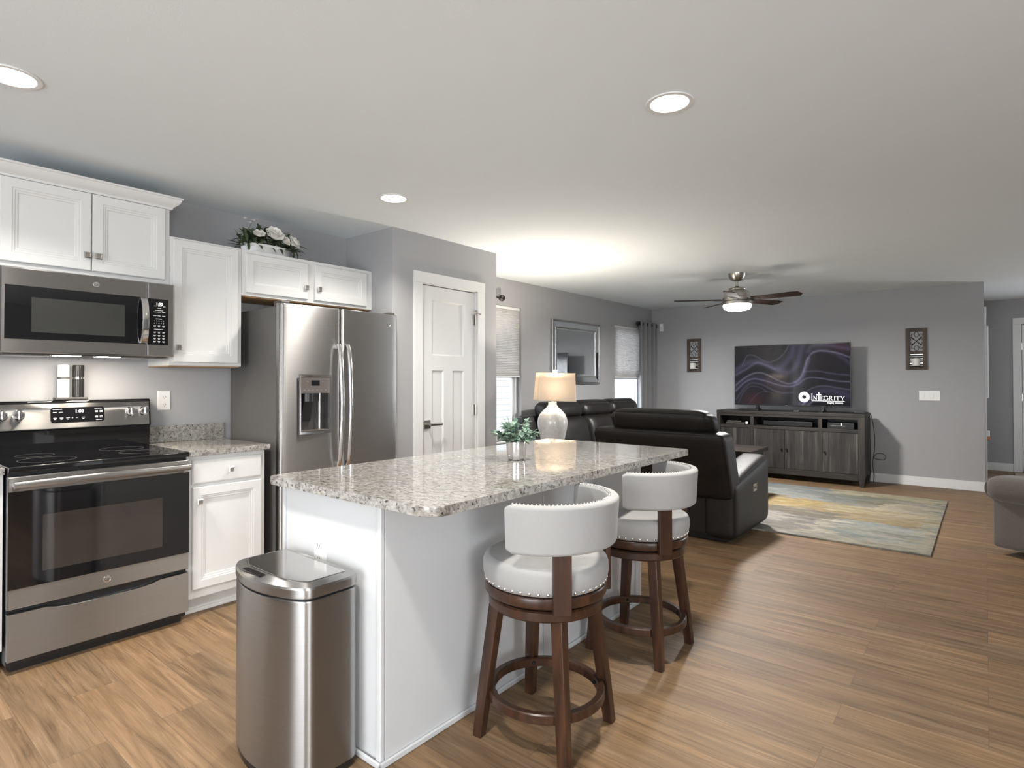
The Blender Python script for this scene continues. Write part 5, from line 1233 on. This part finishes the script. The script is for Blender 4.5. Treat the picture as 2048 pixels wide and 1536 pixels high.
def tvp(u, v):   # photo pixel on the television -> point on the screen plane
    fx = (u-1469.0)/232.7; top = 693.4-10.0*fx; bot = 810.8+2.2*fx
    fx2 = fx*8.2/(fx*8.2+(1-fx)*7.29)
    return (TX0+fx2*(TX1-TX0), TY-0.0022, TZ1-(v-top)/(bot-top)*(TZ1-TZ0))
lt = MB()
def stroke(pts, wpx):
    for (ua, va), (ub, vb) in zip(pts[:-1], pts[1:]):
        d = math.hypot(ub-ua, vb-va); nx_, ny_ = -(vb-va)/d*wpx/2, (ub-ua)/d*wpx/2
        lt.bm.faces.new([lt.bm.verts.new(tvp(*q)) for q in ((ua+nx_, va+ny_), (ub+nx_, vb+ny_), (ub-nx_, vb-ny_), (ua-nx_, va-ny_))])
def C_(x, y): return (1580+x/14.63, 760+y/14.63)
def S(pts, wd=1.5): stroke([C_(*p) for p in pts], wd)
TH = 0.5; TK = 1.2
S([(637, 395), (637, 572)], TK); S([(612, 398), (662, 398)], TH); S([(612, 570), (662, 570)], TH)
S([(690, 458), (690, 572)], TH); S([(690, 458), (770, 570)], TK); S([(772, 458), (772, 572)], TH); S([(672, 458), (705, 458)], TH); S([(757, 458), (790, 458)], TH); S([(675, 571), (706, 571)], TH)
S([(838, 348), (838, 576)], 1.9); S([(765, 420), (910, 420)], 1.5)
S([(898, 457), (898, 572)], TK); S([(882, 458), (960, 458)], TH); S([(898, 512), (945, 512)], TH); S([(882, 570), (966, 570)], TH); S([(960, 458), (960, 480)], TH); S([(945, 500), (945, 525)], TH); S([(966, 570), (966, 548)], TH)
gp = [(1048+62*math.cos(math.radians(a)), 514+57*math.sin(math.radians(a))) for a in range(-50, -340, -18)]; S(gp, TK); S([(1102, 520), (1102, 566)], TK); S([(1080, 520), (1122, 520)], TH); S([(1098, 460), (1098, 485)], TH)
S([(1155, 457), (1155, 572)], TK); S([(1138, 458), (1195, 458), (1215, 470), (1217, 490), (1200, 508), (1155, 514)], 1.2); S([(1185, 512), (1235, 571)], TK); S([(1138, 570), (1172, 570)], TH)
S([(1300, 457), (1300, 572)], TK); S([(1282, 458), (1318, 458)], TH); S([(1282, 570), (1318, 570)], TH)
S([(1393, 457), (1393, 572)], TK); S([(1340, 458), (1448, 458)], TH); S([(1340, 458), (1340, 482)], TH); S([(1448, 458), (1448, 482)], TH); S([(1376, 570), (1412, 570)], TH)
S([(1490, 460), (1535, 518)], TK); S([(1582, 460), (1535, 518)], TH); S([(1535, 518), (1535, 572)], TK); S([(1474, 458), (1508, 458)], TH); S([(1565, 458), (1598, 458)], TH); S([(1517, 570), (1553, 570)], TH)
S([(640, 596), (1595, 600)], 0.8)
lt.text('Imaging Solutions.', 1.0, lambda u, v: tvp(*C_(1322+u*66, 648-v*75)))
def hexp(a, r): return (410+r*1.04*math.cos(math.radians(a)), 490+r*0.97*math.sin(math.radians(a)))
for k in range(6):
    a0_ = 60*k+12; outer = [hexp(a0_-62+q*56/8, 156) for q in range(9)]; pl_ = [hexp(a0_+8, 60), hexp(a0_-50, 60)]
    P = [tvp(*C_(*q)) for q in [hexp(a0_, 62)]+[hexp(a0_-60+4, 62)]+outer]
    lt.bm.faces.new([lt.bm.verts.new(q) for q in P])
lt.build('logo_lettering', WHT, scr, smooth=0, recalc=False)
m = MB(); m.box(-2.06, -2.03, TY-0.001, TY+0.002, TZ0+0.002, TZ0+0.007); m.build('maker_badge', CHROME, tv, smooth=0)

# devices
def device(name, label, cat, x0, x1, y0, y1, z0, z1, mat, bev=0.004): return tag(MB().box(x0, x1, y0, y1, z0, z1, bev).build(name, mat), label, cat)
rt_ = thing('router', 'black router box on the left part of the console top, under the television', 'router', (-2.47, 8.24, CZ))
MB().box(-2.60, -2.345, 8.19, 8.29, CZ+0.0005, CZ+0.026, 0.004).build('case', BLKPLAS, rt_)
MB().box(-2.385, -2.36, 8.23, 8.25, CZ+0.0262, CZ+0.065, 0.003).build('antenna', BLKPLAS, rt_)
device('remote_control', 'small dark remote on the console top below the middle of the television', 'remote', -1.91, -1.85, 8.19, 8.25, CZ+0.0005, CZ+0.018, DKGREY)
device('streaming_box', 'black streaming box on the right end of the console top', 'media box', -1.245, -1.135, 8.25, 8.36, CZ+0.0005, CZ+0.028, BLKPLAS)
dv = thing('disc_player', 'silver disc player in the left open shelf of the console', 'disc player', (-2.65, 8.28, 0.6945))
MB().box(-2.775, -2.535, 8.20, 8.36, 0.6945, 0.720, 0.003).build('case', DKGREY, dv); MB().box(-2.77, -2.54, 8.197, 8.1995, 0.700, 0.708, 0.0005).build('front_trim', STEELP, dv)
dv2 = thing('set_top_box', 'silver cable box stacked on the disc player in the left open shelf', 'cable box', (-2.66, 8.29, 0.7205))
MB().box(-2.765, -2.575, 8.205, 8.355, 0.7205, 0.742, 0.004).build('case', STEELP, dv2)
sph = MB(); sph.sphere((-2.51, 8.24, 0.7155), 0.020, 10); tag(sph.build('smart_speaker', WHITEP), 'tiny pale round gadget beside the disc player in the left shelf', 'gadget')
device('sound_bar', 'long black sound bar in the middle open shelf of the console', 'sound bar', -2.30, -1.70, 8.24, 8.34, 0.6945, 0.765, BLKPLAS, 0.015)
rv = thing('game_console', 'black box with silver front strip in the right open shelf of the console', 'game console', (-1.40, 8.30, 0.6945))
MB().box(-1.53, -1.24, 8.22, 8.42, 0.6945, 0.765, 0.004).build('case', BLKPLAS, rv); MB().box(-1.50, -1.34, 8.216, 8.2195, 0.716, 0.732, 0.001).build('front_trim', STEELP, rv); MB().box(-1.375, -1.368, 8.2165, 8.2195, 0.735, 0.762).build('indicator', emission('indicator_white', (0.9, 1, 1), 1.0), rv, smooth=0)
cbm = MB(); pts = [(-1.15, 8.33, CZ+0.012), (-1.11, 8.40, CZ+0.010), (-1.085, 8.45, 0.84), (-1.065, 8.52, 0.62), (-1.075, 8.58, 0.42), (-1.09, 8.60, 0.32), (-1.06, 8.62, 0.37), (-1.00, 8.64, 0.375), (-0.965, 8.65, 0.34), (-0.985, 8.64, 0.30), (-1.05, 8.62, 0.305), (-1.09, 8.60, 0.31), (-1.095, 8.60, 0.22), (-1.09, 8.65, 0.10), (-1.10, 8.70, 0.004)]
def smooth_pts(P, n=8):
    o = []
    for k in range(len(P)-1):
        p0, p1, p2, p3 = [Vector(P[max(0, min(len(P)-1, k+d))]) for d in (-1, 0, 1, 2)]
        for q in range(n):
            u = q/n; o.append(tuple(0.5*((2*p1)+(-p0+p2)*u+(2*p0-5*p1+4*p2-p3)*u*u+(-p0+3*p1-3*p2+p3)*u**3)))
    o.append(tuple(P[-1])); return o
cbm.tube(smooth_pts(pts), 0.004, 6); tag(cbm.build('power_cord', BLKPLAS), 'black power cord looping down the right side of the console', 'cord')
cbm = MB(); cbm.tube(smooth_pts([(-2.05, 8.45, 0.099), (-1.98, 8.40, 0.05), (-1.85, 8.42, 0.02), (-1.70, 8.38, 0.075), (-1.62, 8.40, 0.03), (-1.45, 8.42, 0.05), (-1.30, 8.45, 0.01)]), 0.004, 6); tag(cbm.build('power_cord', BLKPLAS), 'black cords drooping beneath the console', 'cord')

# ------------------------------------------------------------------ wall decor on the front wall
def sconce(x0, label):
    x1 = x0+0.215; z0, z1 = 1.425, 1.935; t = thing('wall_sconce', label, 'candle sconce', ((x0+x1)/2, YT, z0), 'candle sconces on the television wall')
    q = lambda u, v, h: (u, YT-h, v)
    m = MB(); w_ = 0.042
    m.box(x0, x0+w_, YT-0.024, YT-0.0005, z0, z1, 0.002); m.box(x1-w_, x1, YT-0.024, YT-0.0005, z0, z1, 0.002)
    m.box(x0+w_, x1-w_, YT-0.024, YT-0.0005, z1-w_, z1, 0.002); m.box(x0+w_, x1-w_, YT-0.024, YT-0.0005, z0, z0+0.035, 0.002); m.box(x0+w_, x1-w_, YT-0.024, YT-0.0005, 1.623, 1.655, 0.002)
    m.build('frame', SCWOOD, t)
    xc = (x0+x1)/2; y = YT-0.012; m = MB(); zc = 1.774
    def sp(px, pz, r0, a0, a1, n=22): return [(px+r0*(1-0.75*k/n)*math.cos(a0+(a1-a0)*k/n), y, pz+r0*(1-0.75*k/n)*math.sin(a0+(a1-a0)*k/n)) for k in range(n+1)]
    for s_ in (-1, 1):
        for s2 in (-1, 1):
            m.tube([(xc-s_*0.055, y, zc-s2*0.050), (xc, y, zc), (xc+s_*0.050, y, zc+s2*0.055)], 0.0028, 6)
            c1_ = sp(xc+s_*0.040, zc+s2*0.072, 0.022, 0, 4.6); c1_ = [(xc+s_*abs(0.040+(p[0]-(xc+s_*0.040))*s_*s_ if s_ > 0 else 0.040-(p[0]-(xc+s_*0.040))), y, zc+s2*(0.072+(p[2]-(zc+s2*0.072))*1)) for p in c1_]
            m.tube(c1_, 0.0025, 6)
            c2_ = [(xc+s_*(0.044+0.017*(1-0.6*k/18)*math.cos(-1.2+4.8*k/18)), y, zc+s2*(0.026+0.017*(1-0.6*k/18)*math.sin(-1.2+4.8*k/18))) for k in range(19)]; m.tube(c2_, 0.0025, 6)
    for s2 in (-1, 1):
        m.tube([(xc+0.021*math.sin(2*PI*k/20), y, zc+s2*(0.083+0.033*math.cos(2*PI*k/20))) for k in range(20)], 0.0025, 6, True)
    m.tube([(xc, y, z1-w_), (xc, y, zc+0.114)], 0.0025, 6); m.tube([(xc, y, 1.655), (xc, y, zc-0.114)], 0.0025, 6)
    m.build('scrollwork', IRON, t)
    for k in range(6):
        zz = 1.470+0.027*k; MB().box(x0+w_, x1-w_, YT-0.012, YT-0.0006, zz, zz+0.013, 0.001).build('slat', SILVER if k % 2 else principled('pale_slat', (0.6, 0.6, 0.6), 0.5), t)
    MB().box(x0+w_, x1-w_, YT-0.004, YT-0.0004, 1.46, 1.623).build('backing', IRON, t, smooth=0)
    m = MB(); m.cyl((xc, YT-0.068, 1.4645), 0.047, 0.006, 'Z', 24); m.box(xc-0.02, xc+0.02, YT-0.06, YT-0.024, 1.4645, 1.4705); m.build('candle_holder', IRON, t)
    cn_ = MB(); cn_.lathe([(0, 0), (0.038, 0), (0.040, 0.003), (0.040, 0.088), (0.037, 0.092), (0, 0.090)], (xc, YT-0.068, 1.471), 24); cn_.tube([(xc, YT-0.068, 1.56), (xc, YT-0.067, 1.572)], 0.0012, 5)
    return cn_
c_ = sconce(-3.548, 'brown wood scroll sconce left of the television, near the curtain'); tag(c_.build('pillar_candle', CANDLE), 'short white pillar candle in the sconce left of the television', 'candle', 'pillar candles')
c_ = sconce(-0.757, 'brown wood scroll sconce right of the television, above the light switches'); tag(c_.build('pillar_candle', CANDLE), 'short white pillar candle in the sconce right of the television', 'candle', 'pillar candles')
sw = thing('light_switch', 'white four-gang switch plate on the grey wall right of the television', 'light switch', (-0.5225, YT, 1.044)); q = lambda u, v, h: (u, YT-h, v)
MB().panel(-0.628, -0.417, 1.046, 1.168, [(0, 0.0005), (0, 0.004), (0.004, 0.007)], q).build('cover_plate', WHITEP, sw)
for k in range(4):
    xc = -0.5225+0.0465*(k-1.5); MB().panel(xc-0.0165, xc+0.0165, 1.074, 1.140, [(0, 0.006), (0, 0.009), (0.002, 0.0095 if k % 2 else 0.011)], q).build('rocker', WHITEP, sw)
sn = thing('motion_sensor', 'small white motion sensor high on the wall by the curtain', 'sensor', (-3.963, YT, 2.076))
MB().box(-3.99, -3.936, YT-0.04, YT-0.0005, 2.078, 2.198, 0.008, 3).build('case', WHITEP, sn)
MB().box(-3.982, -3.944, YT-0.044, YT-0.0405, 2.10, 2.15, 0.001).build('lens', principled('sensor_lens', (0.68, 0.68, 0.68), 0.4), sn)
# hall items on the edge-on wall
hm = MB(); frame(hm, 9.10, 9.80, 1.08, 1.95, [(0, 0.001), (0, 0.014), (0.008, 0.017), (0.045, 0.012), (0.045, 0.001)], lambda u, v, h: (XT+0.022+h, u, v))
ht = thing('hall_mirror', 'pale framed mirror seen edge-on on the hallway wall', 'mirror', (XT+0.02, 9.45, 1.08)); hm.build('frame', TRIM, ht)
MB().panel(9.14, 9.81-0.05, 1.12, 1.91, [(0, 0.001), (0, 0.008)], lambda u, v, h: (XT+0.022+h, u, v)).build('glass', MIRROR, ht, smooth=0)
MB().box(XT, XT+0.0225, 9.30, 9.60, 1.40, 1.60).build('mounting_board', TRIM, ht, smooth=0)
af = thing('air_freshener', 'white plug-in air freshener with amber oil low on the hallway wall', 'air freshener', (XT, 10.35, 0.49))
MB().box(XT+0.0005, XT+0.05, 10.31, 10.39, 0.525, 0.605, 0.01, 3).build('case', WHITEP, af); MB().box(XT+0.012, XT+0.055, 10.32, 10.38, 0.475, 0.5245, 0.008, 3).build('oil_bottle', AMBER, af)
dmt = MB().box(0.30, 1.35, 10.05, 10.75, 0.0005, 0.012, 0.003).build('tan_floor_slab', TANSLAB); tag(dmt, 'thin tan slab on the floor in front of the far white door', 'mat')  # thin rough tan slab in front of the far door

# ------------------------------------------------------------------ armchair at the right edge
ac = thing('fabric_armchair', 'taupe tweed rolled-arm armchair cut off at the right photo edge', 'armchair', (0.55, 5.95, 0))
AXM = Matrix.Translation((0.012, 5.70, 0)) @ Matrix.Rotation(math.radians(-29), 4, 'Z')
# local: x along the arm (front to back, to the right), y inward
m = MB(); m.cushion((0.43, 0.125, 0.265), (0.425, 0.105, 0.215), 0.03, (0.0, 0.006, 0), xf=AXM); aro = m.build('arm', ARMF, ac, smooth=60)
m = MB(); m.cushion((0.42, 0.095, 0.485), (0.455, 0.135, 0.098), 0.093, (0.006, 0, 0), xf=AXM, n=14); m.build('arm_roll', ARMF, aro, smooth=60)
MB().tube([tuple(AXM @ Vector((-0.012, 0.095+0.112*math.cos(2*PI*k/28), 0.485+0.078*math.sin(2*PI*k/28)))) for k in range(28)], 0.006, 6, True).build('welt', ARMF, aro)
m = MB(); m.cushion((0.43, 1.005, 0.265), (0.425, 0.105, 0.215), 0.03, xf=AXM); aro2 = m.build('arm', ARMF, ac, smooth=60)
m = MB(); m.cushion((0.42, 1.035, 0.485), (0.455, 0.135, 0.098), 0.093, xf=AXM, n=14); m.build('arm_roll', ARMF, aro2, smooth=60)
m = MB(); m.cushion((0.45, 0.565, 0.20), (0.42, 0.335, 0.14), 0.03, xf=AXM); m.build('seat_base', ARMF, ac, smooth=60)
m = MB(); m.cushion((0.40, 0.565, 0.42), (0.38, 0.33, 0.085), 0.06, (0, 0, 0.02), xf=AXM); m.build('seat_cushion', ARMF, ac, smooth=60)
m = MB(); m.cushion((0.88, 0.565, 0.55), (0.12, 0.45, 0.42), 0.08, (0.03, 0, 0.02), xf=AXM); m.build('backrest', ARMF, ac, smooth=60)
for x, y in ((0.22, 0.14), (0.22, 1.0), (0.84, 0.10), (0.84, 1.03)):
    m = MB(); m.cyl((x, y, 0.0), 0.024, 0.062, 'Z', 14, r1=0.03, xf=AXM); m.build('foot', ESPRESSO, ac)
